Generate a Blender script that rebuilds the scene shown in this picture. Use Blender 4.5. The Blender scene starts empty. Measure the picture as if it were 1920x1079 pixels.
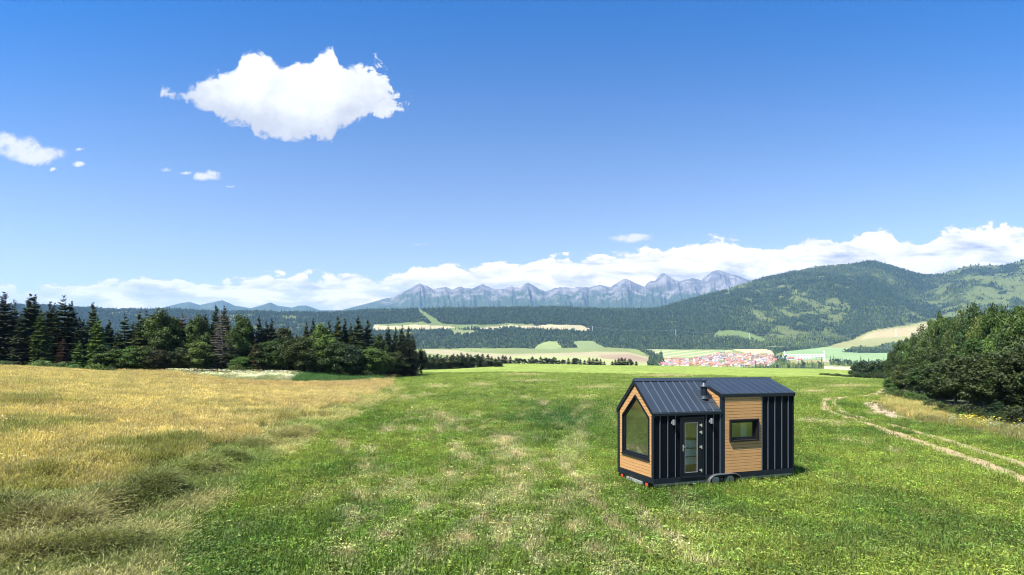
import bpy, math, random
import numpy as np
from mathutils import Vector, Matrix
R = math.radians
random.seed(7)
rng = np.random.default_rng(11)
S = bpy.context.scene
COL = S.collection

# ------------------------------------------------------------------ camera
F, EYE, HX, HY = 985.0, 4.6, 960.0, 690.0        # focal length, eye height, principal column, eye-level row (1920 px wide photo)
cam = bpy.data.cameras.new('camera')
cam.sensor_width = 36.0
cam.lens = F / 1920.0 * 36.0
cam.shift_y = (HY - 539.5) / 1920.0
cam.clip_start = 0.1
cam.clip_end = 60000
co = bpy.data.objects.new('camera', cam)
co.location = (0, 0, EYE)
co.rotation_euler = (R(90), 0, 0)
COL.objects.link(co)
S.camera = co

# ------------------------------------------------------------------ exposure and render
S.view_settings.view_transform = 'Standard'
S.view_settings.look = 'None'
S.view_settings.gamma = 1.0
S.view_settings.use_curve_mapping = False
EXPO = 1.45
S.view_settings.exposure = EXPO
S.cycles.use_denoising = True
S.cycles.max_bounces = 6
S.cycles.diffuse_bounces = 5
S.cycles.glossy_bounces = 3
S.cycles.transmission_bounces = 4
S.cycles.transparent_max_bounces = 12
S.cycles.volume_bounces = 0
S.cycles.sample_clamp_indirect = 4.0
S.cycles.pixel_filter_type = 'BLACKMAN_HARRIS'
S.cycles.filter_width = 1.05

# ------------------------------------------------------------------ sun
EL = 57.0
hd = Vector((0.73, 0.68)).normalized()
sd = Vector((hd.x * math.cos(R(EL)), hd.y * math.cos(R(EL)), -math.sin(R(EL))))
sun = bpy.data.lights.new('sun', 'SUN')
sun.energy = 5.0
sun.angle = R(0.53)
sun.color = (1.0, 0.95, 0.86)
so = bpy.data.objects.new('sun', sun)
so.rotation_euler = sd.to_track_quat('-Z', 'Y').to_euler()
so.location = (-20, -20, 60)
COL.objects.link(so)

# ------------------------------------------------------------------ node maths helper
class NX:
    def __init__(self, tree, sock): self.t, self.s = tree, sock
    def _op(self, op, b=None, c=None, clamp=False, swap=False):
        n = self.t.nodes.new('ShaderNodeMath'); n.operation = op; n.use_clamp = clamp
        args = [self, b, c] if not swap else [b, self, c]
        for i, a in enumerate(args):
            if a is None: continue
            if isinstance(a, NX): self.t.links.new(a.s, n.inputs[i])
            else: n.inputs[i].default_value = float(a)
        return NX(self.t, n.outputs[0])
    def __add__(self, b): return self._op('ADD', b)
    __radd__ = __add__
    def __sub__(self, b): return self._op('SUBTRACT', b)
    def __rsub__(self, b): return self._op('SUBTRACT', b, swap=True)
    def __mul__(self, b): return self._op('MULTIPLY', b)
    __rmul__ = __mul__
    def __truediv__(self, b): return self._op('DIVIDE', b)
    def mn(self, b): return self._op('MINIMUM', b)
    def mx(self, b): return self._op('MAXIMUM', b)
    def ab(self): return self._op('ABSOLUTE')
    def pw(self, b): return self._op('POWER', b)
    def cl(self): return self._op('ADD', 0.0, clamp=True)
    def step(self, a, b):
        n = self.t.nodes.new('ShaderNodeMapRange'); n.interpolation_type = 'SMOOTHSTEP'
        self.t.links.new(self.s, n.inputs[0])
        n.inputs[1].default_value = a; n.inputs[2].default_value = b
        return NX(self.t, n.outputs[0])

def nvec(t, x, y, z=0.0):
    n = t.nodes.new('ShaderNodeCombineXYZ')
    for i, a in enumerate((x, y, z)):
        if isinstance(a, NX): t.links.new(a.s, n.inputs[i])
        else: n.inputs[i].default_value = a
    return n.outputs[0]

def nnoise(t, vec, scale, detail=4, rough=0.5, dist=0.0, out=0):
    n = t.nodes.new('ShaderNodeTexNoise')
    if vec is not None: t.links.new(vec, n.inputs['Vector'])
    n.inputs['Scale'].default_value = scale
    n.inputs['Detail'].default_value = detail
    n.inputs['Roughness'].default_value = rough
    n.inputs['Distortion'].default_value = dist
    return NX(t, n.outputs[out])

def nmix(t, fac, a, b, mode='MIX'):
    n = t.nodes.new('ShaderNodeMix'); n.data_type = 'RGBA'; n.blend_type = mode
    for i, v in ((0, fac), (6, a), (7, b)):
        if isinstance(v, NX): t.links.new(v.s, n.inputs[i])
        elif hasattr(v, 'is_linked'): t.links.new(v, n.inputs[i])
        elif i == 0: n.inputs[0].default_value = v
        else: n.inputs[i].default_value = (*v, 1) if len(v) == 3 else v
    return n.outputs[2]

def fcurve(t, x, pts):
    """x: NX in 0..1; pts in 0..1"""
    n = t.nodes.new('ShaderNodeFloatCurve')
    c = n.mapping.curves[0]
    while len(c.points) > 2: c.points.remove(c.points[1])
    c.points[0].location = pts[0]; c.points[-1].location = pts[-1]
    for p in pts[1:-1]: c.points.new(*p)
    for p in c.points: p.handle_type = 'VECTOR'
    n.mapping.update()
    t.links.new(x.s, n.inputs['Value'])
    return NX(t, n.outputs[0])

# ------------------------------------------------------------------ world: sky and clouds
SKY = 0.06
w = bpy.data.worlds.new('World'); S.world = w
w.use_nodes = True
T = w.node_tree
T.nodes.clear()
wout = T.nodes.new('ShaderNodeOutputWorld')
bg = T.nodes.new('ShaderNodeBackground'); bg.inputs[1].default_value = SKY
T.links.new(bg.outputs[0], wout.inputs[0])
sky = T.nodes.new('ShaderNodeTexSky'); sky.sky_type = 'NISHITA'; sky.sun_disc = False
sky.sun_elevation = R(EL); sky.sun_rotation = math.atan2(-hd.x, -hd.y)
sky.altitude = 800; sky.air_density = 1.0; sky.dust_density = 0.5; sky.ozone_density = 4.0
tc = T.nodes.new('ShaderNodeTexCoord')
sx = T.nodes.new('ShaderNodeSeparateXYZ'); T.links.new(tc.outputs['Generated'], sx.inputs[0])
dx, dy, dz = (NX(T, sx.outputs[i]) for i in range(3))
dyy = dy.ab().mx(0.03)
cs, ct = dx / dyy, dz / dyy
def sX(px): return (px - HX) / F
def tY(py): return (HY - py) / F
W1, W0 = 1.0, 1.0
wa = nnoise(T, nvec(T, cs, ct, 3.0), 9.0, 5, 0.6) - 0.5
wb = nnoise(T, nvec(T, cs, ct, 8.0), 9.0, 5, 0.6) - 0.5
ws, wt = cs + wa * 0.035, ct + wb * 0.03
fine = (nnoise(T, nvec(T, cs, ct, 1.0), 28.0, 12, 0.74, 0.35) - 0.5) * 3.0
med = nnoise(T, nvec(T, cs, ct, 5.0), 7.0, 6, 0.55) - 0.5
# the big cumulus
a0, a1 = sX(296), sX(750)
t0, t1 = tY(275), tY(85)
u = ((ws - a0) / (a1 - a0)).cl()
def cur(pts): return [((sX(x) - a0) / (a1 - a0), (tY(y) - t0) / (t1 - t0)) for x, y in pts]
topc = cur([(296, 184), (302, 168), (347, 172), (375, 156), (397, 142), (423, 136), (442, 117), (455, 98), (466, 93), (487, 95), (501, 105), (513, 118), (535, 133), (549, 122), (577, 107), (600, 95), (620, 88), (626, 104), (634, 126), (648, 128), (670, 114), (690, 124), (702, 114), (716, 126), (731, 147), (745, 180), (750, 195)])
botc = cur([(296, 182), (310, 184), (338, 186), (347, 198), (366, 206), (386, 212), (414, 229), (437, 239), (470, 238), (479, 254), (521, 262), (545, 266), (558, 271), (583, 256), (620, 261), (636, 241), (662, 226), (704, 220), (735, 208), (750, 192)])
tt = (wt - t0) / (t1 - t0)
ft = (fcurve(T, u, topc) - tt).mn(tt - fcurve(T, u, botc)) * (t1 - t0)
ft = ft.mn((ws - a0)).mn((a1 - ws))
right = cs.step(sX(630), sX(740))
lump = (nnoise(T, nvec(T, ws, wt, 6.0), 16.0, 5, 0.6) - 0.5) * 2.0
ft = ft + fine * (0.020 + right * 0.034) + lump * 0.026 - right * 0.004
bigA = ft.step(-0.003, 0.008)
bigC = (ft * 5.0 + med * 2.2 + lump * 0.5 + (tt - 0.45) * 1.1).step(-0.5, 0.6)
# smaller clouds
def blob(x, y, rx, ry, k=1.0, th=0.0):
    e = ((ws - sX(x)) * (F / rx)).pw(2.0) + ((wt - tY(y)) * (F / ry)).pw(2.0)
    return (1.0 - e + fine * 1.0 * k + lump * 0.9 * k + th)
small = blob(10, 262, 30, 17)
for b in [(40, 278, 42, 22), (85, 290, 38, 17), (60, 292, 45, 14), (150, 309, 16, 5, 1.1, -0.1), (98, 316, 7, 4), (310, 318, 13, 6), (345, 323, 18, 4, 1.1, -.2), (388, 331, 30, 10), (398, 325, 18, 8),
          (432, 349, 14, 3, 1, -.3), (1183, 447, 48, 10), (1195, 441, 35, 7), (785, 461, 22, 2.5, .8, -.2), (150, 283, 16, 5, 1, -.5)]:
    small = small.mx(blob(*b))
smallA = small.step(-0.1, 1.1)
# the cloud bank above the mountains
b0, b1 = sX(-300), sX(2300)
ub = ((cs + wa * 0.08 - b0) / (b1 - b0)).cl()
bt = [(-300, 535), (0, 536), (60, 537), (150, 528), (250, 520), (300, 516), (380, 521), (450, 523), (550, 524), (640, 522), (700, 520), (760, 508), (810, 500), (860, 498), (940, 490), (1010, 486), (1060, 484), (1110, 485),
      (1180, 477), (1260, 468), (1310, 460), (1380, 454), (1440, 458), (1480, 455), (1560, 458), (1610, 440), (1660, 434), (1690, 447), (1730, 452), (1780, 432), (1830, 420), (1860, 428), (1900, 432), (2000, 420), (2300, 400)]
tb0, tb1 = tY(700), tY(380)
topb = fcurve(T, ub, [((sX(x) - b0) / (b1 - b0), (tY(y) - tb0) / (tb1 - tb0)) for x, y in bt]) * (tb1 - tb0) + tb0
puff = (nnoise(T, nvec(T, cs * 1.0, ct * 1.8, 2.0), 11.0, 9, 0.6, 0.3) - 0.5) * 2.2
puff2 = nnoise(T, nvec(T, cs * 1.0, ct * 3.6, 7.0), 9.0, 7, 0.6, 0.3)
streak = nnoise(T, nvec(T, cs * 0.7, ct * 7.0, 4.0), 7.0, 6, 0.55)
fb = topb - ct + puff * 0.054 + fine * 0.007
bankA = fb.step(-0.002, 0.008)
lowleft = (ct.step(tY(510), tY(590))) * (cs.step(sX(1100), sX(600)))
holes = (puff2 - 0.53 + (streak - 0.5) * 0.8).step(-0.05, 0.10)
bankA = bankA * (1.0 - lowleft * (1.0 - holes) * 0.5)
rim = fb.step(0.0, 0.028)
bankC = (1.0 - rim * 0.42 + (puff2 - 0.45) * 3.4 - (streak - 0.5) * 1.5 + puff * 0.35 + fine * 0.12).cl()
K = 1.0 / (SKY * 2 ** EXPO)
cA = bigA.mx(smallA * 0.93).mx(bankA)
shade_big = nmix(T, bigC, (0.74 * K, 0.76 * K, 0.83 * K), (1.2 * K, 1.20 * K, 1.15 * K))
shade_big = nmix(T, (smallA - bigA).cl(), shade_big, (1.1 * K, 1.08 * K, 1.06 * K))
shade_bank = nmix(T, bankC, (0.54 * K, 0.55 * K, 0.64 * K), (1.55 * K, 1.42 * K, 1.30 * K))
ccol = nmix(T, bankA, shade_big, shade_bank)
tint = nmix(T, ct.step(-0.05, 0.80), (2.3, 1.62, 1.14), (0.0, 0.69, 1.32))
skyc = nmix(T, 1.0, sky.outputs[0], tint, 'MULTIPLY')
T.links.new(nmix(T, cA, skyc, ccol), bg.inputs[0])

# ------------------------------------------------------------------ numpy noise
def hsh(ix, iy, seed):
    h = (ix.astype(np.int64) * 374761393 + iy.astype(np.int64) * 668265263 + seed * 974634777) & 0xFFFFFFFF
    h = ((h ^ (h >> 13)) * 1274126177) & 0xFFFFFFFF
    h = (h ^ (h >> 16)) & 0xFFFF
    return h / 65535.0
def vnoise(x, y, seed=0):
    x = np.asarray(x, float); y = np.asarray(y, float)
    ix, iy = np.floor(x), np.floor(y)
    fx, fy = x - ix, y - iy
    fx = fx * fx * (3 - 2 * fx); fy = fy * fy * (3 - 2 * fy)
    a, b = hsh(ix, iy, seed), hsh(ix + 1, iy, seed)
    c, d = hsh(ix, iy + 1, seed), hsh(ix + 1, iy + 1, seed)
    return (a * (1 - fx) + b * fx) * (1 - fy) + (c * (1 - fx) + d * fx) * fy
def fbm(x, y, sc, seed=0, oct=4, g=0.5):
    v = 0; a = 1; n = 0
    for o in range(oct):
        v = v + a * vnoise(x * sc * 2 ** o + 17.3 * o, y * sc * 2 ** o - 9.1 * o, seed + o); n += a; a *= g
    return v / n
def sstep(x, a, b):
    t = np.clip((x - a) / (b - a), 0, 1); return t * t * (3 - 2 * t)

# ------------------------------------------------------------------ terrain height
RIDGE = [(-900, 560), (-300, 566), (0, 568), (90, 570), (140, 574), (220, 578), (310, 577), (400, 580), (480, 581), (560, 583), (640, 583), (700, 578), (780, 576), (860, 576), (950, 574), (1040, 573), (1100, 575),
         (1200, 577), (1240, 574), (1262, 566), (1300, 555), (1350, 542), (1400, 525), (1450, 512), (1500, 500), (1545, 491), (1600, 488), (1632, 480), (1655, 485), (1690, 497), (1722, 508), (1752, 511), (1780, 502), (1820, 489),
         (1850, 490), (1880, 492), (1920, 481), (2000, 474), (2400, 470), (2900, 500)]
YRID = [(-900, 3400), (0, 3600), (700, 3500), (1200, 3500), (1300, 4000), (1600, 4400), (2000, 4300), (2900, 4000)]
NEAR = {
    -700: [(1, .1), (12, .5), (20, 1.1), (40, 2.7), (60, 3.9), (75, 4.4), (95, 4.2), (140, 3), (400, 0), (600, 0)],
    0: [(1, 0), (12, .2), (20, .7), (40, 2.3), (60, 3.6), (72, 4.25), (95, 4.2), (140, 3), (400, 0), (600, 0)],
    300: [(1, 0), (12, .05), (20, .3), (40, 1.3), (60, 2.4), (75, 3.1), (95, 3.6), (130, 3), (400, 0), (600, 0)],
    450: [(1, 0), (12, 0), (20, .1), (40, .7), (60, 1.6), (75, 2.3), (95, 3.3), (110, 3.5), (150, 3), (400, 0), (600, 0)],
    700: [(1, 0), (20, 0), (40, .5), (60, 1.1), (90, 2.1), (130, 3.1), (200, 3.0), (400, 1), (600, 0)],
    800: [(1, 0), (20, 0), (40, .35), (60, .85), (90, 1.75), (130, 2.9), (200, 3.6), (300, 4), (400, 2), (600, 0)],
    950: [(1, 0), (20, 0), (40, .2), (70, .8), (130, 2.8), (200, 4.3), (350, 7.5), (430, 7.2), (600, 3)],
    1200: [(1, 0), (20, 0), (40, .1), (70, .6), (130, 2.3), (200, 3.7), (350, 6.2), (430, 6), (600, 2)],
    1500: [(1, 0), (25, 0), (50, .1), (90, .7), (130, 1.5), (200, 2.6), (350, 4.2), (450, 3.5), (600, 0)],
    1660: [(1, 0), (30, 0), (50, .1), (77, .6), (130, 1.2), (200, 1.5), (350, 2.4), (450, 2.2), (600, 0)],
    1920: [(1, 0), (20, 0), (40, 0), (60, .3), (100, 1), (200, 2.5), (400, 3), (600, 2)],
    2700: [(1, 0), (20, 0), (40, .2), (60, .5), (100, 1.2), (200, 2.8), (400, 3), (600, 2)],
}
FARM = [(900, 700), (1050, 692), (1200, 685), (1500, 675), (1850, 665), (2200, 655), (2450, 645), (2620, 635)]
PXG = np.arange(-700, 2701, 10.0)
LYG = np.linspace(math.log(1.0), math.log(30000.0), 1000)
YG = np.exp(LYG)
ncols = sorted(NEAR)
def zofy(y, Y): return EYE + (HY - y) * Y / F
def build_table():
    near = {}
    for c in ncols:
        p = NEAR[c]
        near[c] = np.interp(LYG, [math.log(a) for a, b in p], [b for a, b in p])
    G = np.zeros((len(PXG), len(YG)))
    rx, ry = zip(*RIDGE); qx, qy = zip(*YRID)
    for i, px in enumerate(PXG):
        j = min(max(np.searchsorted(ncols, px) - 1, 0), len(ncols) - 2)
        c0, c1 = ncols[j], ncols[j + 1]
        f = min(max((px - c0) / (c1 - c0), 0), 1); f = f * f * (3 - 2 * f)
        nz = near[c0] * (1 - f) + near[c1] * f
        yr = np.interp(px, rx, ry); Yr = np.interp(px, qx, qy)
        fy = [a for a, b in FARM]; fz = [zofy(b, a) for a, b in FARM]
        for k in (.25, .5, .75, 1.0):
            Y = 2620 + (Yr - 2620) * k
            y = 635 + (yr - 635) * (k ** 0.85)
            fy.append(Y); fz.append(zofy(y, Y))
        zr = fz[-1]
        fy += [Yr + 500, Yr + 1800, 9000, 30000]; fz += [zr * .86, zr * .45, 250, 250]
        fz_ = np.interp(YG, fy, fz)
        b = sstep(YG, 600, 900)
        G[i] = nz * (1 - b) + fz_ * b
    return G
TG = build_table()
def blur(A, k, ax):
    ker = np.exp(-0.5 * (np.arange(-3 * k, 3 * k + 1) / k) ** 2); ker /= ker.sum()
    P = np.pad(A, [(3 * k, 3 * k) if a == ax else (0, 0) for a in (0, 1)], mode='edge')
    return np.apply_along_axis(lambda v: np.convolve(v, ker, 'valid'), ax, P)
TG = blur(blur(TG, 3, 1), 1, 0)

def warp(x, y):
    """world -> (px column, depth)"""
    x = np.asarray(x, float); y = np.asarray(y, float)
    r = np.hypot(x, y); ph = np.arctan2(x, y)
    lim = math.atan((2690 - HX) / F)
    pc = np.clip(ph, -lim, lim)
    px = HX + F * np.tan(pc); Y = r * np.cos(pc)
    back = sstep(np.abs(ph), lim, math.pi * 0.75)
    return px, np.maximum(Y, 1.0), back
def bil(px, Y):
    i = np.clip((px - PXG[0]) / 10.0, 0, len(PXG) - 1.001)
    j = np.clip((np.log(Y) - LYG[0]) / (LYG[1] - LYG[0]), 0, len(LYG) - 1.001)
    i0 = i.astype(int); j0 = j.astype(int); fi = i - i0; fj = j - j0
    return (TG[i0, j0] * (1 - fi) + TG[i0 + 1, j0] * fi) * (1 - fj) + (TG[i0, j0 + 1] * (1 - fi) + TG[i0 + 1, j0 + 1] * fi) * fj
def Hs(x, y):
    px, Y, back = warp(x, y)
    z = bil(px, Y)
    return z * (1 - back) + np.minimum(z, 3.0) * back * 0.4
WIND = [((-60, 985), (130, 1010), .55), ((130, 985), (300, 925), .6), ((325, 900), (420, 872), .38), ((470, 845), (575, 815), .28), ((0, 1065), (250, 1030), .25), ((90, 905), (190, 875), .3)]
def gpt(px, py):       # flat-ish inverse for the near ground (iterated)
    Y = 20.0
    for _ in range(60):
        z = float(bil(np.array([float(px)]), np.array([Y]))[0])
        Yn = (EYE - z) * F / max(py - HY, 1.0)
        Y = 0.6 * Y + 0.4 * min(max(Yn, 2), 400)
    return ((px - HX) / F * Y, Y)
def segd(x, y, a, b):
    ax, ay = a; bx, by = b
    L2 = (bx - ax) ** 2 + (by - ay) ** 2
    t = np.clip(((x - ax) * (bx - ax) + (y - ay) * (by - ay)) / L2, 0, 1)
    return np.hypot(x - ax - t * (bx - ax), y - ay - t * (by - ay)), t
WINDW = [(gpt(*a), gpt(*b), h) for a, b, h in WIND]
def windrow(x, y):
    v = np.zeros_like(x)
    for a, b, h in WINDW:
        d, t = segd(x, y, a, b)
        d = d + (fbm(x, y, 1.1, 91) - .5) * 0.9
        v = np.maximum(v, h * np.exp(-(d / 0.6) ** 2) * (0.6 + 0.8 * fbm(x, y, .9, 77)))
    return v
def H(x, y):
    x = np.asarray(x, float); y = np.asarray(y, float)
    z = Hs(x, y)
    r = np.hypot(x, y)
    hx, hy = x - 8.0, y - 21.0
    flat = sstep(np.hypot(hx, hy), 3.5, 9.0)
    z = z + (fbm(x, y, 0.12, 3) - .5) * 0.35 * flat * sstep(r, 6, 25) * (1 - sstep(r, 500, 900))
    z = z + (fbm(x, y, 0.8, 5) - .5) * 0.10 * flat
    z = z + windrow(x, y)
    far = sstep(y, 2300, 3300)
    rid = 1 - np.abs(2 * fbm(x, y, 1 / 650.0, 21, 5, .5) - 1)
    hillness = np.clip((z - 130) / 400.0, 0, 1)
    pxx, Yq, _ = warp(x, y)
    hillness = hillness * (1 - .92 * sstep(Yq, np.interp(pxx, *zip(*YRID)) - 900, np.interp(pxx, *zip(*YRID)) - 150))
    z = z + far * (rid - .74) * 250 * hillness + far * (fbm(x, y, 1 / 160.0, 31, 3) - .5) * 35 * np.clip(hillness * 3, 0, 1)
    return z
def H1(x, y): return float(H(np.array([float(x)]), np.array([float(y)]))[0])

# visible-surface lookup: (photo column, photo row) -> depth
CPX = np.arange(-300, 2301, 5.0)
CLY = np.linspace(math.log(7.0), math.log(5200.0), 2600); CY = np.exp(CLY)
_PX, _YY = np.meshgrid(CPX, CY, indexing='ij')
_Z = H(((_PX - HX) / F * _YY).ravel(), _YY.ravel()).reshape(_PX.shape)
CROW = HY - (_Z - EYE) * F / _YY
def cast(px, py, lo=7.0, hi=5200.0):
    px = np.atleast_1d(np.asarray(px, float)); py = np.atleast_1d(np.asarray(py, float))
    j0 = np.searchsorted(CY, lo); j1 = np.searchsorted(CY, hi)
    out = np.full(px.shape, np.nan)
    ii = np.clip(np.round((px - CPX[0]) / 5.0).astype(int), 0, len(CPX) - 1)
    for i in np.unique(ii):
        m = ii == i
        run = np.minimum.accumulate(CROW[i, j0:j1])
        k = np.searchsorted(-run, -py[m])
        ok = k < (j1 - j0)
        v = np.full(k.shape, np.nan); v[ok] = CY[j0:j1][k[ok]]
        out[m] = v
    return (px - HX) / F * out, out
def cast1(px, py, lo=7.0, hi=5200.0):
    a, b = cast(px, py, lo, hi); return float(a[0]), float(b[0])
def project(x, y):
    x = np.asarray(x, float); y = np.asarray(y, float)
    yy = np.maximum(y, 0.5)
    return HX + F * x / yy, HY - (Hs(x, y) - EYE) * F / yy
def inpoly(px, py, poly):
    n = len(poly); c = np.zeros(px.shape, bool); j = n - 1
    for i in range(n):
        xi, yi = poly[i]; xj, yj = poly[j]
        with np.errstate(divide='ignore', invalid='ignore'):
            k = ((yi > py) != (yj > py)) & (px < (xj - xi) * (py - yi) / ((yj - yi) or 1e-9) + xi)
        c ^= k; j = i
    return c

# ------------------------------------------------------------------ mesh helpers
def link(o, parent=None):
    COL.objects.link(o)
    if parent is not None: o.parent = parent
    return o
def fastmesh(name, V, Fc, mat=None, smooth=False, attrs=None):
    V = np.asarray(V, np.float32); Fc = np.asarray(Fc, np.int32)
    me = bpy.data.meshes.new(name)
    n, k = Fc.shape
    me.vertices.add(len(V)); me.vertices.foreach_set('co', V.ravel())
    me.loops.add(n * k); me.loops.foreach_set('vertex_index', Fc.ravel())
    me.polygons.add(n)
    me.polygons.foreach_set('loop_start', np.arange(0, n * k, k, dtype=np.int32))
    me.polygons.foreach_set('loop_total', np.full(n, k, np.int32))
    me.update(calc_edges=True)
    if smooth: me.polygons.foreach_set('use_smooth', np.ones(n, bool))
    for an, (typ, dom, arr) in (attrs or {}).items():
        a = me.attributes.new(an, typ, dom)
        a.data.foreach_set('color' if 'COLOR' in typ else ('vector' if 'VECTOR' in typ else 'value'), np.asarray(arr, np.float32).ravel())
    if mat: me.materials.append(mat)
    return me
class MB:
    def __init__(self): self.v = []; self.f = []; self.c = []
    def add(self, vs, fs, c=1.0):
        b = len(self.v); self.v += [tuple(p) for p in vs]
        self.f += [tuple(b + i for i in f) for f in fs]; self.c += [c] * len(vs)
        return self
    def box(self, x0, x1, y0, y1, z0, z1, c=1.0):
        vs = [(x, y, z) for z in (z0, z1) for y in (y0, y1) for x in (x0, x1)]
        return self.add(vs, [(0, 2, 3, 1), (4, 5, 7, 6), (0, 1, 5, 4), (2, 6, 7, 3), (0, 4, 6, 2), (1, 3, 7, 5)], c)
    def prism(self, pts, d, c=1.0):
        """pts: 3-D polygon, extruded by vector d"""
        n = len(pts); q = [Vector(p) for p in pts]; d = Vector(d)
        vs = q + [p + d for p in q]
        fs = [tuple(range(n))[::-1], tuple(range(n, 2 * n))] + [(i, (i + 1) % n, n + (i + 1) % n, n + i) for i in range(n)]
        return self.add(vs, fs, c)
    def tube(self, pts, rads, n=8, c=1.0, cap=True):
        pts = [Vector(p) for p in pts]
        if not hasattr(rads, '__len__'): rads = [rads] * len(pts)
        b = len(self.v); rings = []
        for i, p in enumerate(pts):
            d = (pts[min(i + 1, len(pts) - 1)] - pts[max(i - 1, 0)])
            d = d.normalized() if d.length > 1e-9 else Vector((0, 0, 1))
            a = d.orthogonal().normalized() if i == 0 else (a0 - d * a0.dot(d)).normalized()
            a0 = a; e = d.cross(a)
            rings.append([p + (a * math.cos(2 * math.pi * k / n) + e * math.sin(2 * math.pi * k / n)) * rads[i] for k in range(n)])
        vs = [q for r in rings for q in r]; fs = []
        for i in range(len(pts) - 1):
            for k in range(n):
                fs.append((i * n + k, i * n + (k + 1) % n, (i + 1) * n + (k + 1) % n, (i + 1) * n + k))
        if cap: fs += [tuple(range(n))[::-1], tuple((len(pts) - 1) * n + k for k in range(n))]
        return self.add(vs, fs, c)
    def lathe(self, prof, n=20, o=(0, 0, 0), c=1.0):
        return self.tube([(o[0], o[1], o[2] + z) for r, z in prof], [max(r, 1e-4) for r, z in prof], n, c)
    def mesh(self, name, mat, smooth=False):
        me = bpy.data.meshes.new(name); me.from_pydata(self.v, [], self.f); me.update()
        a = me.attributes.new('tone', 'FLOAT', 'POINT'); a.data.foreach_set('value', self.c)
        if mat: me.materials.append(mat)
        if smooth:
            me.polygons.foreach_set('use_smooth', [True] * len(me.polygons))
        return me
    def build(self, name, mat, parent=None, smooth=False, bevel=0.0):
        me = self.mesh(name, mat, smooth)
        o = bpy.data.objects.new(name, me); link(o, parent)
        if smooth:
            m = o.modifiers.new('es', 'EDGE_SPLIT'); m.split_angle = R(40)
        if bevel:
            m = o.modifiers.new('bv', 'BEVEL'); m.width = bevel; m.segments = 2; m.limit_method = 'ANGLE'
        return o
def tag(o, label=None, cat=None, group=None, kind=None):
    if label: o['label'] = label
    if cat: o['category'] = cat
    if group: o['group'] = group
    if kind: o['kind'] = kind
    return o
def empty(name, loc, rz=0, sc=1.0):
    o = bpy.data.objects.new(name, None); COL.objects.link(o)
    o.location = loc; o.rotation_euler = (0, 0, rz); o.scale = (sc, sc, sc) if not hasattr(sc, '__len__') else sc
    o.empty_display_size = 0.3
    return o
ORD = 'first second third fourth fifth sixth seventh eighth ninth tenth eleventh twelfth thirteenth fourteenth fifteenth sixteenth seventeenth eighteenth nineteenth'.split()
TENS = {2: 'twent', 3: 'thirt', 4: 'fort', 5: 'fift', 6: 'sixt', 7: 'sevent', 8: 'eight', 9: 'ninet'}
def ordw(n):
    if n <= 19: return ORD[n - 1]
    t, u_ = divmod(n, 10)
    if t >= 10: return 'hundred-' + ordw(n - 100) if n > 100 else 'hundredth'
    return TENS[t] + 'ieth' if u_ == 0 else TENS[t] + 'y-' + ORD[u_ - 1]

# ------------------------------------------------------------------ materials
def mat(name):
    m = bpy.data.materials.new(name); m.use_nodes = True
    t = m.node_tree; t.nodes.clear()
    o = t.nodes.new('ShaderNodeOutputMaterial')
    return m, t, o
def principled(t, out, col, rough=0.6, metal=0.0, spec=0.5):
    b = t.nodes.new('ShaderNodeBsdfPrincipled')
    if hasattr(col, 'is_linked'): t.links.new(col, b.inputs['Base Color'])
    else: b.inputs['Base Color'].default_value = (*col, 1)
    if isinstance(rough, NX): t.links.new(rough.s, b.inputs['Roughness'])
    else: b.inputs['Roughness'].default_value = rough
    b.inputs['Metallic'].default_value = metal
    b.inputs['Specular IOR Level'].default_value = spec
    t.links.new(b.outputs[0], out.inputs[0])
    return b
def bump(t, b, h, strength=0.3, dist=0.02):
    n = t.nodes.new('ShaderNodeBump'); n.inputs['Strength'].default_value = strength; n.inputs['Distance'].default_value = dist
    t.links.new(h.s, n.inputs['Height']); t.links.new(n.outputs[0], b.inputs['Normal'])
def attr(t, name, typ='GEOMETRY'):
    n = t.nodes.new('ShaderNodeAttribute'); n.attribute_name = name; n.attribute_type = typ
    return n
def objcoord(t, k='Object'):
    return t.nodes.new('ShaderNodeTexCoord').outputs[k]
def sepv(t, v):
    n = t.nodes.new('ShaderNodeSeparateXYZ'); t.links.new(v, n.inputs[0])
    return [NX(t, n.outputs[i]) for i in range(3)]

def simple(name, col, rough=0.5, metal=0.0, vary=0.12, scale=6.0, spec=0.5, bmp=0.0):
    m, t, o = mat(name)
    nz = nnoise(t, objcoord(t), scale, 5, 0.6)
    c = nmix(t, nz, tuple(v * (1 - vary) for v in col), tuple(min(v * (1 + vary), 1) for v in col))
    b = principled(t, o, c, (nz - 0.5) * 0.2 + rough, metal, spec)
    if bmp: bump(t, b, nz, bmp, 0.01)
    return m
M_METAL = simple('black_sheet_metal', (0.0035, 0.0050, 0.0075), 0.55, 0.0, .25, 1.5, 0.05, 0.15)
M_ROOF = simple('dark_roof_sheet', (0.025, 0.034, 0.047), 0.40, 0.0, .22, 1.3, 0.5, 0.2)
M_TRIM = simple('anthracite_trim', (0.009, 0.013, 0.019), 0.45, 0.0, .1, 4.0, 0.2)
M_SEAM = simple('pale_seam_edge', (0.062, 0.082, 0.11), 0.4, 0.0, .2, 9.0, 0.6)  # raised seams, a paler blue-grey than the sheets they join
M_FRAME = simple('anthracite_frame', (0.006, 0.008, 0.012), 0.4, 0.0, .1, 8.0, 0.25)
M_SILVER = simple('brushed_silver', (0.62, 0.63, 0.65), 0.3, 0.8, .08, 20)
M_LAMP = simple('grey_lamp_body', (0.20, 0.21, 0.22), 0.4, 0.3, .08, 20)
M_GALV = simple('galvanised_steel', (0.36, 0.38, 0.40), 0.45, 0.7, .2, 14)
M_RUBBER = simple('rubber', (0.018, 0.018, 0.018), 0.85, 0, .2, 20)
M_RED = simple('orange_red_lens', (0.55, 0.06, 0.02), 0.3, 0, .1, 20)
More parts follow.
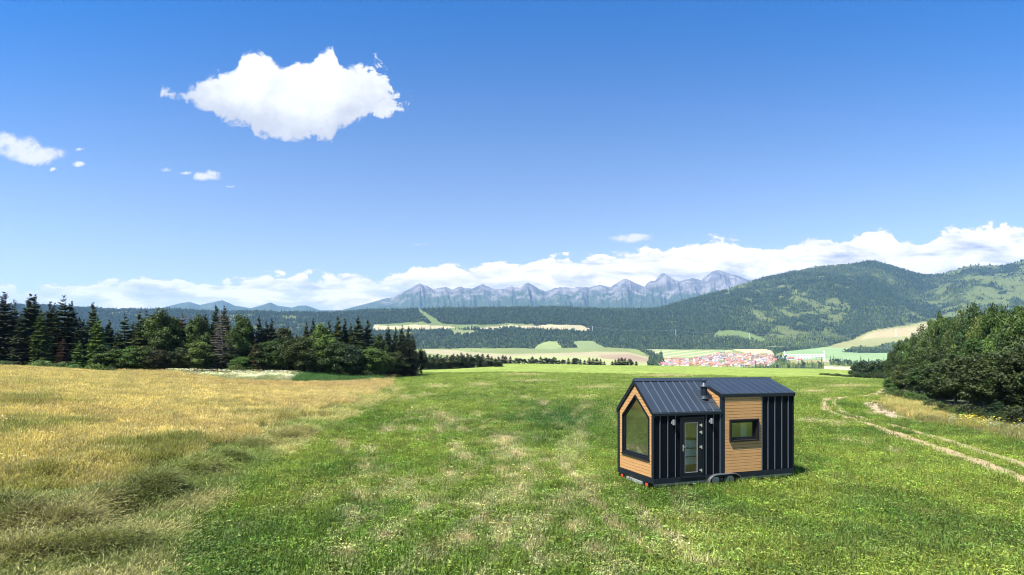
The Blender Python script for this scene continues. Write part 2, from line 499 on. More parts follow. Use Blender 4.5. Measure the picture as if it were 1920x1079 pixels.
M_BOARD = simple('grey_light_board', (0.22, 0.23, 0.23), 0.6, 0, .15, 12)
M_LINING = simple('pale_plywood_lining', (0.70, 0.62, 0.47), 0.7, 0, .12, 3)
M_WHITE = simple('white_laminate', (0.78, 0.77, 0.74), 0.5, 0, .05, 5)
M_TREAD = simple('wood_tread', (0.34, 0.20, 0.10), 0.55, 0, .2, 8)
M_PALEBLUE = simple('pale_curtain', (0.55, 0.54, 0.46), 0.8, 0, .15, 8)

def wood_mat(name, base, dark):
    m, t, o = mat(name)
    x, y, z = sepv(t, objcoord(t))
    tone = NX(t, attr(t, 'tone').outputs['Fac'])
    g = nnoise(t, nvec(t, (x + y) * 1.3, z * 22.0, tone * 40.0), 2.2, 6, 0.65, 0.6)
    knots = nnoise(t, nvec(t, (x + y) * 3.0, z * 9.0, tone * 17.0), 3.0, 2, 0.5).step(0.72, 0.8)
    c = nmix(t, g.step(0.3, 0.75), base, dark)
    c = nmix(t, knots * 0.5, c, tuple(v * 0.5 for v in dark))
    v = nnoise(t, nvec(t, tone * 91.0, 0.5, 0.5), 3.0, 1, 0.5)
    c = nmix(t, (v - 0.35).cl() * 0.7, c, tuple(v_ * 0.75 for v_ in dark))
    b = principled(t, o, c, 0.55, 0, 0.35)
    bump(t, b, g, 0.25, 0.004)
    return m
M_WOOD = wood_mat('larch_cladding', (0.52, 0.30, 0.125), (0.34, 0.175, 0.062))

def glass_mat(name, refl=0.12, tint=(0.92, 0.96, 0.93)):
    m, t, o = mat(name)
    tr = t.nodes.new('ShaderNodeBsdfTransparent'); tr.inputs[0].default_value = (*tint, 1)
    gl = t.nodes.new('ShaderNodeBsdfGlossy'); gl.inputs['Roughness'].default_value = 0.02; gl.inputs[0].default_value = (0.95, 0.97, 1, 1)
    lw = t.nodes.new('ShaderNodeLayerWeight'); lw.inputs[0].default_value = 0.5
    f = (NX(t, lw.outputs[1]).pw(5.0) * 0.9 + (refl + 0.03)).cl()
    mx = t.nodes.new('ShaderNodeMixShader'); t.links.new(f.s, mx.inputs[0])
    t.links.new(tr.outputs[0], mx.inputs[1]); t.links.new(gl.outputs[0], mx.inputs[2])
    t.links.new(mx.outputs[0], o.inputs[0])
    return m
M_GLASS = glass_mat('window_glass', 0.24)
M_GLASS2 = glass_mat('door_glass', 0.04)

def leafmat(name, from_object=True, trans=0.3, vary=0.5, instancer=None, rough=0.55, worldnoise=0.0):
    """foliage: colour from the object (or the instance), light and dark leaves from the per-leaf tone"""
    m, t, o = mat(name)
    if instancer:
        base = attr(t, instancer, 'INSTANCER').outputs['Color']
    else:
        base = t.nodes.new('ShaderNodeObjectInfo').outputs['Color']
    tone = NX(t, attr(t, 'tone').outputs['Fac'])
    br = tone * vary + (1.0 - vary * 0.5)
    cc = t.nodes.new('ShaderNodeCombineXYZ')
    for i in range(3): t.links.new(br.s, cc.inputs[i])
    c = nmix(t, 1.0, base, cc.outputs[0], 'MULTIPLY')
    d = t.nodes.new('ShaderNodeBsdfPrincipled'); t.links.new(c, d.inputs['Base Color'])
    d.inputs['Roughness'].default_value = rough; d.inputs['Specular IOR Level'].default_value = 0.25
    tl = t.nodes.new('ShaderNodeBsdfTranslucent')
    t.links.new(nmix(t, 1.0, c, (1.15, 1.25, 0.6), 'MULTIPLY'), tl.inputs[0])
    mx = t.nodes.new('ShaderNodeMixShader'); mx.inputs[0].default_value = trans
    t.links.new(d.outputs[0], mx.inputs[1]); t.links.new(tl.outputs[0], mx.inputs[2])
    t.links.new(mx.outputs[0], o.inputs[0])
    return m
M_LEAF = leafmat('leaves', trans=0.33, vary=1.1)
M_NEEDLE = leafmat('needles', trans=0.08, vary=0.9)
M_TUFT = leafmat('grass_blades', trans=0.3, vary=1.05, instancer='tcol')
M_FARTREE = leafmat('far_tree_foliage', trans=0.05, vary=1.3, instancer='tcol', rough=0.8)
M_BARK = simple('bark', (0.10, 0.075, 0.055), 0.9, 0, .4, 5, 0.2, 0.5)
M_BIRCH = simple('pale_birch_bark', (0.48, 0.45, 0.40), 0.8, 0, .4, 3, 0.2, 0.3)
M_DEADW = simple('grey_dead_wood', (0.13, 0.115, 0.095), 0.9, 0, .3, 5, 0.2, 0.3)

# ------------------------------------------------------------------ land cover
TALL = [(-4000, 4000), (-4000, 600), (0, 676), (250, 690), (300, 698), (430, 717), (560, 721), (700, 718), (748, 716), (742, 742), (690, 768), (640, 795), (592, 818), (560, 850), (470, 880), (425, 930), (345, 985), (310, 1079), (200, 1500), (-400, 4000)]
GOLD = [(-4000, 1400), (-4000, 600), (0, 676), (250, 690), (300, 699), (430, 718), (560, 722), (700, 719), (742, 718), (690, 745), (600, 775), (500, 810), (380, 850), (300, 885), (180, 915), (60, 930), (-300, 1000)]
WHITEF = [(290, 694), (430, 694), (560, 700), (548, 721), (430, 719), (310, 702)]
REED = [(555, 700), (700, 702), (720, 706), (705, 719), (560, 722)]
VERGE = [(1655, 742), (1668, 735), (1740, 757), (1800, 775), (1920, 795), (2500, 830), (2500, 960), (2100, 862), (1920, 828), (1860, 814), (1800, 802), (1720, 789), (1672, 772), (1650, 757)]
DRYE = [(826, 781, 16, 6), (845, 792, 18, 8), (726, 806, 14, 6), (771, 806, 12, 6), (823, 806, 8, 9), (868, 807, 10, 6), (641, 833, 14, 6), (693, 845, 8, 6), (858, 840, 13, 7), (870, 858, 22, 11), (945, 828, 30, 12),
        (961, 850, 32, 12), (990, 878, 14, 12), (955, 894, 20, 6), (1008, 897, 14, 8), (977, 916, 20, 10), (688, 878, 16, 9), (795, 950, 20, 18), (898, 950, 20, 14), (1068, 947, 18, 18), (660, 969, 16, 14), (897, 780, 9, 4),
        (1020, 757, 9, 4), (985, 746, 12, 3), (1100, 745, 18, 3), (760, 745, 16, 4), (800, 741, 14, 3), (820, 725, 25, 3), (900, 722, 25, 3), (1000, 715, 40, 2), (1120, 727, 40, 2.5), (1250, 705, 60, 2), (980, 703, 40, 1.5),
        (870, 1020, 26, 20), (940, 1010, 24, 26), (1000, 1030, 20, 20), (800, 1050, 20, 14), (1080, 990, 22, 14), (730, 1010, 24, 16), (680, 930, 22, 10), (650, 1045, 22, 20), (1040, 1060, 40, 12), (1110, 1040, 20, 12), (1320, 1060, 30, 12),
        (940, 880, 14, 8), (850, 890, 10, 12), (1025, 865, 12, 6), (1570, 795, 18, 4), (1585, 830, 14, 4), (1625, 835, 12, 4), (1680, 850, 12, 4), (1675, 880, 14, 3), (1520, 790, 30, 3), (1590, 725, 40, 3), (1530, 735, 30, 3), (1640, 775, 14, 4)]
DRYS = [((1055, 868), (1075, 895), 10), ((1075, 895), (1118, 948), 11), ((1118, 948), (1150, 985), 9), ((1150, 985), (1230, 1045), 8), ((950, 930), (975, 905), 5), ((1180, 955), (1300, 1050), 8)]
def dryness(x, y, px, py):
    d = np.zeros_like(x)
    jx = (fbm(x, y, 1.6, 41) - .5) * 22; jy = (fbm(x, y, 1.6, 43) - .5) * 12
    sc = np.clip((py - 690) / 150.0, .15, 1.5)
    qx, qy = px + jx * sc, py + jy * sc
    for a, b, rx, ry in DRYE:
        d = np.maximum(d, np.exp(-(((qx - a) / rx) ** 2 + ((qy - b) / ry) ** 2) * 0.9) * .95)
    for a, b, wd in DRYS:
        dd, _ = segd(qx, qy, a, b); d = np.maximum(d, np.exp(-(dd / wd) ** 2) * .85)
    mid = np.exp(-((px - 900) / 330.0) ** 2) * sstep(py, 700, 800)
    sk = fbm(x * 1.5 - y * .28, y * .10, 1.0, 46, 3, .55)
    d = np.maximum(d, sstep(sk, .56, .70) * np.exp(-((px - 950) / 380.0) ** 2) * sstep(py, 705, 760) * (.12 + .72 * fbm(x, y, .9, 45, 3)))
    n = fbm(x, y, .55, 47, 5, .6)
    n = n * .7 + .3 * fbm(x * 1.0, y * .45, 2.1, 48, 4, .6)
    d = np.maximum(d, sstep(n, .60 - .07 * mid, .68 - .05 * mid) * (.12 + .38 * mid))
    d = d * (0.0 + 1.75 * fbm(x, y, 3.8, 49, 3))
    return np.clip(d, 0, 1) ** 1.25
def L(c): return np.array(c, float)
C_GREEN = L((.112, .178, .024)); C_GREEN2 = L((.185, .240, .040)); C_DEEP = L((.068, .125, .022)); C_DRY = L((.52, .44, .25)); C_FARG = L((.195, .250, .055))
def meadow_col(x, y, px, py):
    n1 = fbm(x, y, .16, 51, 5, .55); n2 = fbm(x, y, 1.1, 53, 3)
    a = sstep(n1, .36, .62)[:, None]
    c = C_GREEN * (1 - a) + C_GREEN2 * a
    deep = (sstep(fbm(x, y, .22, 57, 4), .56, .72) * .6)[:, None]
    c = c * (1 - deep) + C_DEEP * deep
    # the darker clover patch behind the house's near side, and bands further off
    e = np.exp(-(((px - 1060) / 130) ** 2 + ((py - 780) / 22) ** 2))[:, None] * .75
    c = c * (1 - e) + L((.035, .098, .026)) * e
    e = np.exp(-(((px - 1110) / 90) ** 2 + ((py - 719) / 3.0) ** 2))[:, None] * .8
    c = c * (1 - e) + L((.045, .12, .015)) * e
    f = (sstep(-py, -780, -705) * .75)[:, None]
    c = c * (1 - f) + C_FARG * f * (0.8 + .5 * n1[:, None]) 
    c = c * (0.72 + .56 * n2[:, None])
    d = dryness(x, y, px, py)[:, None]
    return c * (1 - d) + C_DRY * d * (.75 + .4 * n2[:, None]), d[:, 0]

G_BEIGE = (.30, .265, .16); G_OLIVE = (.17, .20, .07); G_LGREEN = (.20, .26, .12); G_BROWN = (.25, .185, .12); G_MEAD = (.13, .19, .05); G_FLOOR = (.014, .023, .011)
FIELDS = [  # photo-space outlines of what grows where on the valley floor and slopes, laid on the terrain they lie on
    ([(640, 656), (2600, 640), (2600, 720), (640, 720)], G_OLIVE, 'open'),
    ([(700, 605), (780, 606), (860, 611), (940, 609), (1000, 609), (1000, 613), (900, 618), (860, 619), (700, 619)], (.11, .14, .05), 'open'),
    ([(700, 607), (730, 609), (800, 611), (860, 616), (830, 618), (770, 617), (700, 614)], G_BEIGE, 'field'),
    ([(885, 617), (960, 613), (1040, 611), (1090, 612), (1108, 619), (1098, 624), (1070, 621), (1000, 619), (950, 617), (900, 621)], G_BEIGE, 'field'),
    ([(843, 619), (890, 622), (905, 625), (870, 629), (850, 627)], (.15, .17, .07), 'field'),
    ([(783, 581), (789, 581), (808, 594), (832, 610), (812, 611), (800, 600)], (.10, .135, .045), 'field'),
    ([(1005, 648), (1025, 640), (1045, 641), (1054, 653), (1030, 657), (1003, 656)], (.20, .24, .09), 'field'),
    ([(1076, 640), (1110, 640), (1134, 652), (1120, 660), (1085, 656)], (.16, .2, .08), 'field'),
    ([(960, 655), (1150, 655), (1180, 662), (960, 664)], (.16, .19, .07), 'field'),
    ([(795, 655), (850, 657), (900, 662), (960, 665), (1060, 662), (1110, 660), (1180, 661), (1222, 672), (1218, 684), (960, 684), (940, 674), (880, 670), (800, 664)], (.28, .25, .14), 'field'),
    ([(1120, 666), (1180, 664), (1218, 674), (1212, 679), (1130, 673)], G_BROWN, 'field'),
    ([(960, 667), (1100, 669), (1180, 678), (1216, 682), (1216, 688), (960, 688)], (.27, .29, .12), 'field'),
    ([(1205, 656), (1320, 658), (1370, 656), (1382, 667), (1240, 672)], (.20, .27, .11), 'strips'),
    ([(1372, 655), (1438, 655), (1452, 662), (1446, 668), (1400, 662)], (.42, .36, .2), 'field'),
    ([(1335, 632), (1348, 622), (1385, 622), (1410, 627), (1438, 637), (1425, 640), (1380, 630)], (.10, .14, .045), 'field'),
    ([(1470, 660), (1510, 655), (1560, 650), (1640, 653), (1720, 660), (1720, 694), (1600, 684), (1546, 675), (1470, 676)], (.19, .27, .125), 'field'),
    ([(1545, 652), (1600, 638), (1622, 625), (1690, 612), (1760, 600), (1760, 648), (1640, 655)], (.22, .22, .09), 'field'),
    ([(1625, 627), (1680, 617), (1735, 610), (1735, 630), (1690, 632), (1640, 634), (1615, 638)], (.32, .265, .14), 'field'),
    ([(1546, 675), (1600, 682), (1720, 694), (1720, 698), (1600, 687), (1546, 679)], G_BEIGE, 'field'),
    ([(1545, 687), (1602, 689), (1602, 698), (1545, 698)], (.42, .35, .24), 'field'),
    ([(1430, 676), (1545, 676), (1545, 690), (1430, 690)], (.24, .22, .10), 'field'),
    ([(1225, 688), (1235, 676), (1290, 672), (1340, 664), (1440, 662), (1465, 672), (1455, 690)], (.14, .17, .07), 'village'),
]
CONIF = (.020, .040, .022); SCRUB = (.075, .13, .035)
def far_cover(x, y):
    """-> colour (n,3), tree density (n,)"""
    px, py = project(x, y)
    n = len(x)
    jx = (fbm(x, y, 1 / 90.0, 61) - .5) * 14; jy = (fbm(x, y, 1 / 90.0, 63) - .5) * 5
    qx, qy = px + jx * .6, py + jy * .6
    col = np.tile(L(G_FLOOR), (n, 1)); den = np.ones(n)
    big = fbm(x, y, 1 / 420.0, 65, 4); sm = fbm(x, y, 1 / 110.0, 67, 4)
    # clearings and scrub on the right-hand mountain and the far-left hill
    clear = np.zeros(n)
    clear = np.maximum(clear, sstep(px, 1340, 1480) * sstep(py, 545, 585) * .85)
    clear = np.maximum(clear, np.clip(sstep(px + (py - 500) * 1.1, 1720, 1790), 0, 1) * .97)
    clear = np.maximum(clear, sstep(-px, -200, 0) * .35 + sstep(-np.abs(px - 500), -330, 0) * .45 * sstep(py, 578, 590))
    clear = np.maximum(clear, sstep(px, 780, 830) * sstep(-px, -1010, -960) * sstep(py, 634, 642) * .8)
    op = sstep(clear * .55 + (sm - .5) * 2.0 + (big - .5) * .9 + (fbm(x, y, 1 / 35.0, 68, 3) - .5) * .9, .36, .60)
    band = np.exp(-((px - (1760 - (py - 500) * 1.25)) / 42.0) ** 2) * sstep(py, 515, 535)
    op = op * (1 - .9 * band)
    gcol = L((.075, .098, .030)) * (1 - sm[:, None] * .5) + L((.085, .095, .038)) * sm[:, None] * .8
    col = col * (1 - op[:, None]) + gcol * op[:, None]
    den = 1 - op * .35
    den = np.where(clear > .9, den * .8, den)
    for poly, c, k in FIELDS:
        m = inpoly(qx, qy, poly)
        if k == 'strips':
            ph = np.sin((px * .16 + (py - 656) * 1.15))
            cc = np.where(ph[:, None] > .2, L((.33, .30, .18)), L(c))
            col[m] = cc[m]
        elif k == 'open':
            col[m] = (L(c) * (.7 + .6 * sm[:, None]))[m]
        else:
            col[m] = (L(c) * (.88 + .24 * sm[:, None]))[m]
        den[m] = {'open': .06, 'village': 0.06}.get(k, 0.0)
    # hedges and copses inside the valley
    for poly, dd in [([(770, 636), (800, 620), (850, 628), (900, 628), (1000, 620), (1110, 622), (1180, 626), (1330, 640), (1460, 652), (1450, 662), (1380, 656), (1210, 656), (1140, 652), (1060, 640), (1000, 648), (900, 652), (790, 654)], .8),
                     ([(1580, 660), (1600, 651), (1640, 650), (1670, 643), (1740, 636), (1760, 655), (1660, 662), (1620, 662)], 1.0),
                     ([(1445, 668), (1460, 667), (1480, 676), (1475, 690), (1380, 692), (1455, 684)], 1.0), ([(1455, 683), (1545, 683), (1545, 691), (1455, 691)], .9), ([(1555, 679), (1610, 682), (1700, 688), (1700, 691), (1560, 685)], .9),
                     ([(1218, 668), (1240, 664), (1246, 676), (1238, 690), (1215, 690)], 1.0), ([(1190, 653), (1207, 653), (1232, 666), (1222, 670)], .8), ([(1430, 654), (1560, 640), (1590, 646), (1470, 660), (1450, 664)], .7)]:
        m = inpoly(qx, qy, poly)
        for p2, _, k2 in FIELDS:
            if k2 == 'field': m &= ~inpoly(qx, qy, p2) | (dd >= .9)
        den[m] = dd; col[m] = L(G_FLOOR) * 1.6
    return col, den

# ------------------------------------------------------------------ ground sheet
az = np.concatenate([np.radians(np.arange(-180, -50, 2.5)), np.radians(np.arange(-50, 50.01, 0.12)), np.radians(np.arange(52.5, 180, 2.5))])
rr = np.concatenate([[0.5], np.exp(np.linspace(math.log(2), math.log(11), 22)), np.exp(np.linspace(math.log(11.15), math.log(110), 200)), np.exp(np.linspace(math.log(113), math.log(900), 110)),
                     np.linspace(915, 6500, 300), np.exp(np.linspace(math.log(6700), math.log(12300), 10))])
A, Rr = np.meshgrid(az, rr, indexing='ij')
gx = (np.sin(A) * Rr / np.cos(np.clip(A, -R(50), R(50)))).ravel(); gy = (np.cos(A) * Rr / np.cos(np.clip(A, -R(50), R(50)))).ravel()
gz = H(gx, gy)
gpx, gpy = project(gx, gy)
gcol = np.zeros((len(gx), 3))
isfar = gy > 800
front = gy > 1.5
mc, _ = meadow_col(gx, gy, np.where(front, gpx, 960), np.where(front, gpy, 1400))
gcol[:] = mc * .95
tall = inpoly(gpx, gpy, TALL) & front & (gy < 140) | ((~front) & (gx < -6))
gold = inpoly(gpx, gpy, GOLD) & front & (gy < 140)
gcol[tall] = L((.17, .16, .06)); gcol[gold] = L((.30, .23, .09))
m = inpoly(gpx, gpy, WHITEF) & (gy < 140) & front; gcol[m] = L((.40, .40, .28))
m = inpoly(gpx, gpy, REED) & (gy < 140) & front; gcol[m] = L((.06, .12, .03))
m = inpoly(gpx, gpy, VERGE) & (gy < 140) & front; gcol[m] = L((.20, .18, .07))
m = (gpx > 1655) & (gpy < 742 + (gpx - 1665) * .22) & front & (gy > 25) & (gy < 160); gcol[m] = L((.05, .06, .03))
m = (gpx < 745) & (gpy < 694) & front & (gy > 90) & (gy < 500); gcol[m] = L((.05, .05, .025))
# the trailer and the shade under it keep the turf thin there
fc, _ = far_cover(gx[isfar], gy[isfar]); gcol[isfar] = fc
hl = np.hypot(gx - 8, gy - 21)
na, nr = len(az), len(rr)
idx = np.arange(na * nr).reshape(na, nr)
i2 = np.roll(idx, -1, axis=0)
faces = np.stack([idx[:, :-1].ravel(), idx[:, 1:].ravel(), i2[:, 1:].ravel(), i2[:, :-1].ravel()], 1)[:, ::-1]
m, t, o = mat('ground_cover')
cv = attr(t, 'cover').outputs['Color']
geo = t.nodes.new('ShaderNodeNewGeometry').outputs['Position']
n1 = nnoise(t, geo, 3.0, 6, 0.7); n2 = nnoise(t, geo, 0.35, 5, 0.6); n3 = nnoise(t, geo, 0.03, 5, 0.6)
k_ = n1 * 0.7 + n2 * 0.5 + n3 * 0.3 + 0.25
cc = t.nodes.new('ShaderNodeCombineXYZ')
for i in range(3): t.links.new(k_.s, cc.inputs[i])
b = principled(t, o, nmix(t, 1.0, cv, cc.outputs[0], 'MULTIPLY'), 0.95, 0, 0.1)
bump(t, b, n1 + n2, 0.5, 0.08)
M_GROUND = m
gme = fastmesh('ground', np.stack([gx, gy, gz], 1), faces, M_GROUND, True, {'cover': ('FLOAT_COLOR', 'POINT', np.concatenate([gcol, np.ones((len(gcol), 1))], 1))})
go = bpy.data.objects.new('ground', gme); link(go)
tag(go, 'mown meadow falling into a valley of fields and wooded hills', 'ground', kind='structure')
del A, Rr

# ------------------------------------------------------------------ mountains
TATRA = [(250, 600), (300, 578), (340, 568), (355, 566), (375, 572), (400, 566), (417, 563), (440, 573), (470, 578), (495, 571), (507, 567), (520, 573), (548, 577), (560, 573), (575, 573), (600, 582), (640, 582), (665, 575), (700, 566), (715, 561), (730, 558), (750, 550), (765, 543), (780, 534), (787, 531),
         (800, 536), (812, 542), (825, 540), (835, 538), (848, 543), (862, 537), (872, 540), (885, 541), (897, 536), (905, 532), (920, 540), (930, 543), (945, 541), (960, 536), (963, 538), (975, 540), (985, 532), (990, 530), (1000, 535), (1010, 541), (1022, 546), (1030, 544), (1040, 540), (1060, 538),
         (1075, 540), (1085, 537), (1105, 539), (1125, 534), (1135, 536), (1145, 538), (1160, 528), (1172, 522), (1180, 525), (1190, 530), (1208, 538), (1215, 530), (1220, 527), (1228, 526), (1240, 513), (1245, 512), (1255, 518), (1265, 525), (1275, 527), (1290, 523), (1300, 521), (1315, 526), (1320, 520),
         (1335, 510), (1345, 506), (1358, 509), (1370, 514), (1385, 517), (1395, 522), (1405, 525), (1420, 524), (1440, 532), (1500, 545), (1600, 575)]
tx, ty = zip(*TATRA)
mp = np.arange(250, 1600, 1.0); rows = np.linspace(0, 1, 110)
P_, Q_ = np.meshgrid(mp, rows, indexing='ij')
Yb, Yr_ = 7400.0, 9600.0
yr = np.interp(mp, tx, ty) + (fbm(mp, mp * 0, .3, 71, 3) - .5) * 1.6 * (np.interp(mp, tx, ty) < 560)
zr = zofy(yr, Yr_)[:, None]
f = Q_ / 0.72
frontside = Q_ <= 0.72
Yv = np.where(frontside, Yb + (Yr_ - Yb) * np.clip(f, 0, 1), Yr_ + (Q_ - .72) / .28 * 2500)
zb = 520.0
prof = np.where(frontside, np.clip(f, 0, 1) ** 1.15, 1 - (Q_ - .72) / .28)
Xs = (P_ - HX) / F
spur = 1 - np.abs(2 * fbm(P_ + f * 14, f * 30, 1 / 34.0, 73, 5, .58) - 1)
env = np.clip(f, 0, 1) * (1 - np.clip(f, 0, 1) ** 2) * 2.6
Zv = zb + (zr - zb) * prof + np.where(frontside, (spur - .70) * 330 * env * np.clip((zr - 1100) / 500, .15, 1), 0)
Xv = Xs * Yv
npx, nq = P_.shape
idx = np.arange(npx * nq).reshape(npx, nq)
mf = np.stack([idx[:-1, :-1].ravel(), idx[1:, :-1].ravel(), idx[1:, 1:].ravel(), idx[:-1, 1:].ravel()], 1)
m, t, o = mat('alpine_rock')
geo = t.nodes.new('ShaderNodeNewGeometry').outputs['Position']
X_, Y_, Z_ = sepv(t, geo)
na_ = nnoise(t, geo, 0.004, 8, 0.65); nb_ = nnoise(t, nvec(t, X_, Y_, Z_ * 0.35), 0.012, 6, 0.65)
rock = nmix(t, (na_ * 0.6 + nb_ * 0.4).step(0.44, 0.58), (0.085, 0.085, 0.09), (0.19, 0.175, 0.16))
forest_ = nmix(t, na_, (0.030, 0.050, 0.030), (0.06, 0.08, 0.04))
line = (Z_ + (na_ - 0.5) * 1100.0).step(1120.0, 1400.0)
c = nmix(t, line, forest_, rock)
snow = (nb_ * 0.5 + na_ * 0.5).step(0.585, 0.60) * Z_.step(1350.0, 1500.0)
c = nmix(t, snow * 0.05, c, (0.8, 0.8, 0.82))
b = principled(t, o, c, 0.95, 0, 0.1)
bump(t, b, nb_ * 0.5 + na_ * 2.0, 0.5, 45.0)
mo = bpy.data.objects.new('mountains', fastmesh('mountains', np.stack([Xv.ravel(), Yv.ravel(), Zv.ravel()], 1), mf, m, True)); link(mo)
tag(mo, 'jagged blue-grey alpine range with pale scree slopes on the skyline', 'mountains', kind='structure')

# ------------------------------------------------------------------ scatter by geometry nodes
def scatter(name, pts, rot, scl, col, idxs, variants, label, cat):
    n = len(pts)
    me = bpy.data.meshes.new(name); me.vertices.add(n); me.vertices.foreach_set('co', np.asarray(pts, np.float32).ravel())
    for an, typ, arr, key in (('rot', 'FLOAT_VECTOR', rot, 'vector'), ('scl', 'FLOAT_VECTOR', scl, 'vector'), ('tcol', 'FLOAT_COLOR', np.concatenate([col, np.ones((n, 1))], 1), 'color'), ('idx', 'INT', idxs, 'value')):
        a = me.attributes.new(an, typ, 'POINT')
        a.data.foreach_set(key, np.asarray(arr, np.int32 if typ == 'INT' else np.float32).ravel())
    ob = bpy.data.objects.new(name, me); link(ob)
    ng = bpy.data.node_groups.new(name + '_nodes', 'GeometryNodeTree')
    ng.interface.new_socket(name='Geometry', in_out='INPUT', socket_type='NodeSocketGeometry')
    ng.interface.new_socket(name='Geometry', in_out='OUTPUT', socket_type='NodeSocketGeometry')
    gi = ng.nodes.new('NodeGroupInput'); gout = ng.nodes.new('NodeGroupOutput')
    iop = ng.nodes.new('GeometryNodeInstanceOnPoints'); g2i = ng.nodes.new('GeometryNodeGeometryToInstance')
    for v in variants:
        oi = ng.nodes.new('GeometryNodeObjectInfo'); oi.inputs['Object'].default_value = v
        oi.inputs['As Instance'].default_value = False
        ng.links.new(oi.outputs['Geometry'], g2i.inputs[0]) if len(variants) == 1 else None
        v['_oi'] = 0
    if len(variants) > 1:
        j = ng.nodes.new('GeometryNodeJoinGeometry')
        for v in variants:
            oi = ng.nodes.new('GeometryNodeObjectInfo'); oi.inputs['Object'].default_value = v
            oi.inputs['As Instance'].default_value = True
            ng.links.new(oi.outputs['Geometry'], j.inputs[0])
        src = j.outputs[0]
    else: src = g2i.outputs[0]
    iop.inputs['Pick Instance'].default_value = True
    ng.links.new(gi.outputs[0], iop.inputs['Points']); ng.links.new(src, iop.inputs['Instance'])
    for an, typ, sock in (('rot', 'FLOAT_VECTOR', 'Rotation'), ('scl', 'FLOAT_VECTOR', 'Scale'), ('idx', 'INT', 'Instance Index')):
        na2 = ng.nodes.new('GeometryNodeInputNamedAttribute'); na2.data_type = typ; na2.inputs[0].default_value = an
        ng.links.new(na2.outputs[0], iop.inputs[sock])
    ng.links.new(iop.outputs[0], gout.inputs[0])
    md = ob.modifiers.new('scatter', 'NODES'); md.node_group = ng
    tag(ob, label, cat, kind='stuff')
    return ob

def tuft(name, n, h, spread, lean, wd, seed, head=0.0, headcol=1.6, droop=0.5, dirx=0.0, mat_=None, minh=.5):
    r = np.random.default_rng(seed)
    V = []; Fc = []; tone = []
    for i in range(n):
        a = r.uniform(0, 2 * math.pi); rad = spread * math.sqrt(r.uniform())
        bx, by = rad * math.cos(a), rad * math.sin(a)
        hh = h * r.uniform(minh, 1.1); la = r.uniform(0, 2 * math.pi); ll = lean * r.uniform(.3, 1.2) * hh
        lx, ly = ll * math.cos(la) + dirx * hh * r.uniform(.5, 1.2), ll * math.sin(la)
        w = wd * r.uniform(.7, 1.3); pa = r.uniform(0, math.pi); wx, wy = w * math.cos(pa), w * math.sin(pa)
        b = len(V); tn = r.uniform(0, 1)
        zt = hh * (1 - droop * min(1, math.hypot(lx, ly) / hh))
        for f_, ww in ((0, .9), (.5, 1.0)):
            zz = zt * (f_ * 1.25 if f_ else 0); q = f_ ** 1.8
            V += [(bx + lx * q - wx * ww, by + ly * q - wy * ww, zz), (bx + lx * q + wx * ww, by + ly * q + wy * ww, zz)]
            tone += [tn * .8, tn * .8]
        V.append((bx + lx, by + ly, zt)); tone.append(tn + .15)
        Fc += [(b, b + 1, b + 3, b + 2), (b + 2, b + 3, b + 4, b + 4)]
        if head:
            hw = head; ex, ey = bx + lx * 1.02, by + ly * 1.02
            b = len(V)
            for q in range(2):
                c_, s_ = math.cos(pa + q * 1.57) * hw, math.sin(pa + q * 1.57) * hw
                b = len(V)
                V += [(ex - lx * .12, ey - ly * .12, zt * .82), (ex + c_, ey + s_, zt * .93), (ex + lx * .1, ey + ly * .1, zt * 1.04), (ex - c_, ey - s_, zt * .93)]
                tone += [headcol] * 4; Fc.append((b, b + 1, b + 2, b + 3))
    Fc = np.array(Fc)
    me = bpy.data.meshes.new(name)
    me.from_pydata(V, [], [tuple(f if f[2] != f[3] else f[:3]) for f in Fc.tolist()]); me.update()
    at_ = me.attributes.new('tone', 'FLOAT', 'POINT'); at_.data.foreach_set('value', tone)
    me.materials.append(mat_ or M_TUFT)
    return bpy.data.objects.new(name, me)

def sample_ground(Y0, Y1, power, n, smin=-1.08, smax=1.08):
    """points whose density falls with depth like Y^-power"""
    u_ = rng.uniform(0, 1, n); k = 2 - power
    Y = (Y0 ** k + u_ * (Y1 ** k - Y0 ** k)) ** (1 / k) if abs(k) > 1e-6 else Y0 * (Y1 / Y0) ** u_
    s_ = rng.uniform(smin, smax, n)
    return s_ * Y, Y

# tyre tracks, as polylines in the photo turned into ground points
RUTS = [
    ([(1656, 730), (1645, 737), (1630, 742), (1600, 745), (1573, 746), (1551, 748), (1543, 756), (1547, 767), (1559, 776), (1584, 782), (1620, 794), (1656, 807), (1693, 819), (1733, 834), (1778, 849), (1822, 863), (1856, 878), (1889, 890), (1920, 901), (1990, 928), (2080, 965), (2220, 1030)], .42, (.50, .40, .24)),
    ([(1661, 734), (1650, 741), (1625, 745), (1595, 746), (1573, 748), (1564, 753), (1567, 763), (1580, 774), (1604, 781), (1644, 792), (1689, 803), (1740, 818), (1789, 832), (1845, 849), (1889, 864), (1920, 874), (1990, 897), (2080, 930), (2220, 985)], .30, (.42, .38, .20)),
    ([(1630, 754), (1626, 757), (1633, 765), (1647, 772), (1664, 781), (1685, 787)], .42, (.56, .45, .34)),
    ([(1641, 752), (1645, 756), (1656, 767), (1673, 777), (1696, 785), (1722, 791), (1745, 796)], .55, (.58, .46, .37)),
]
rutw = []
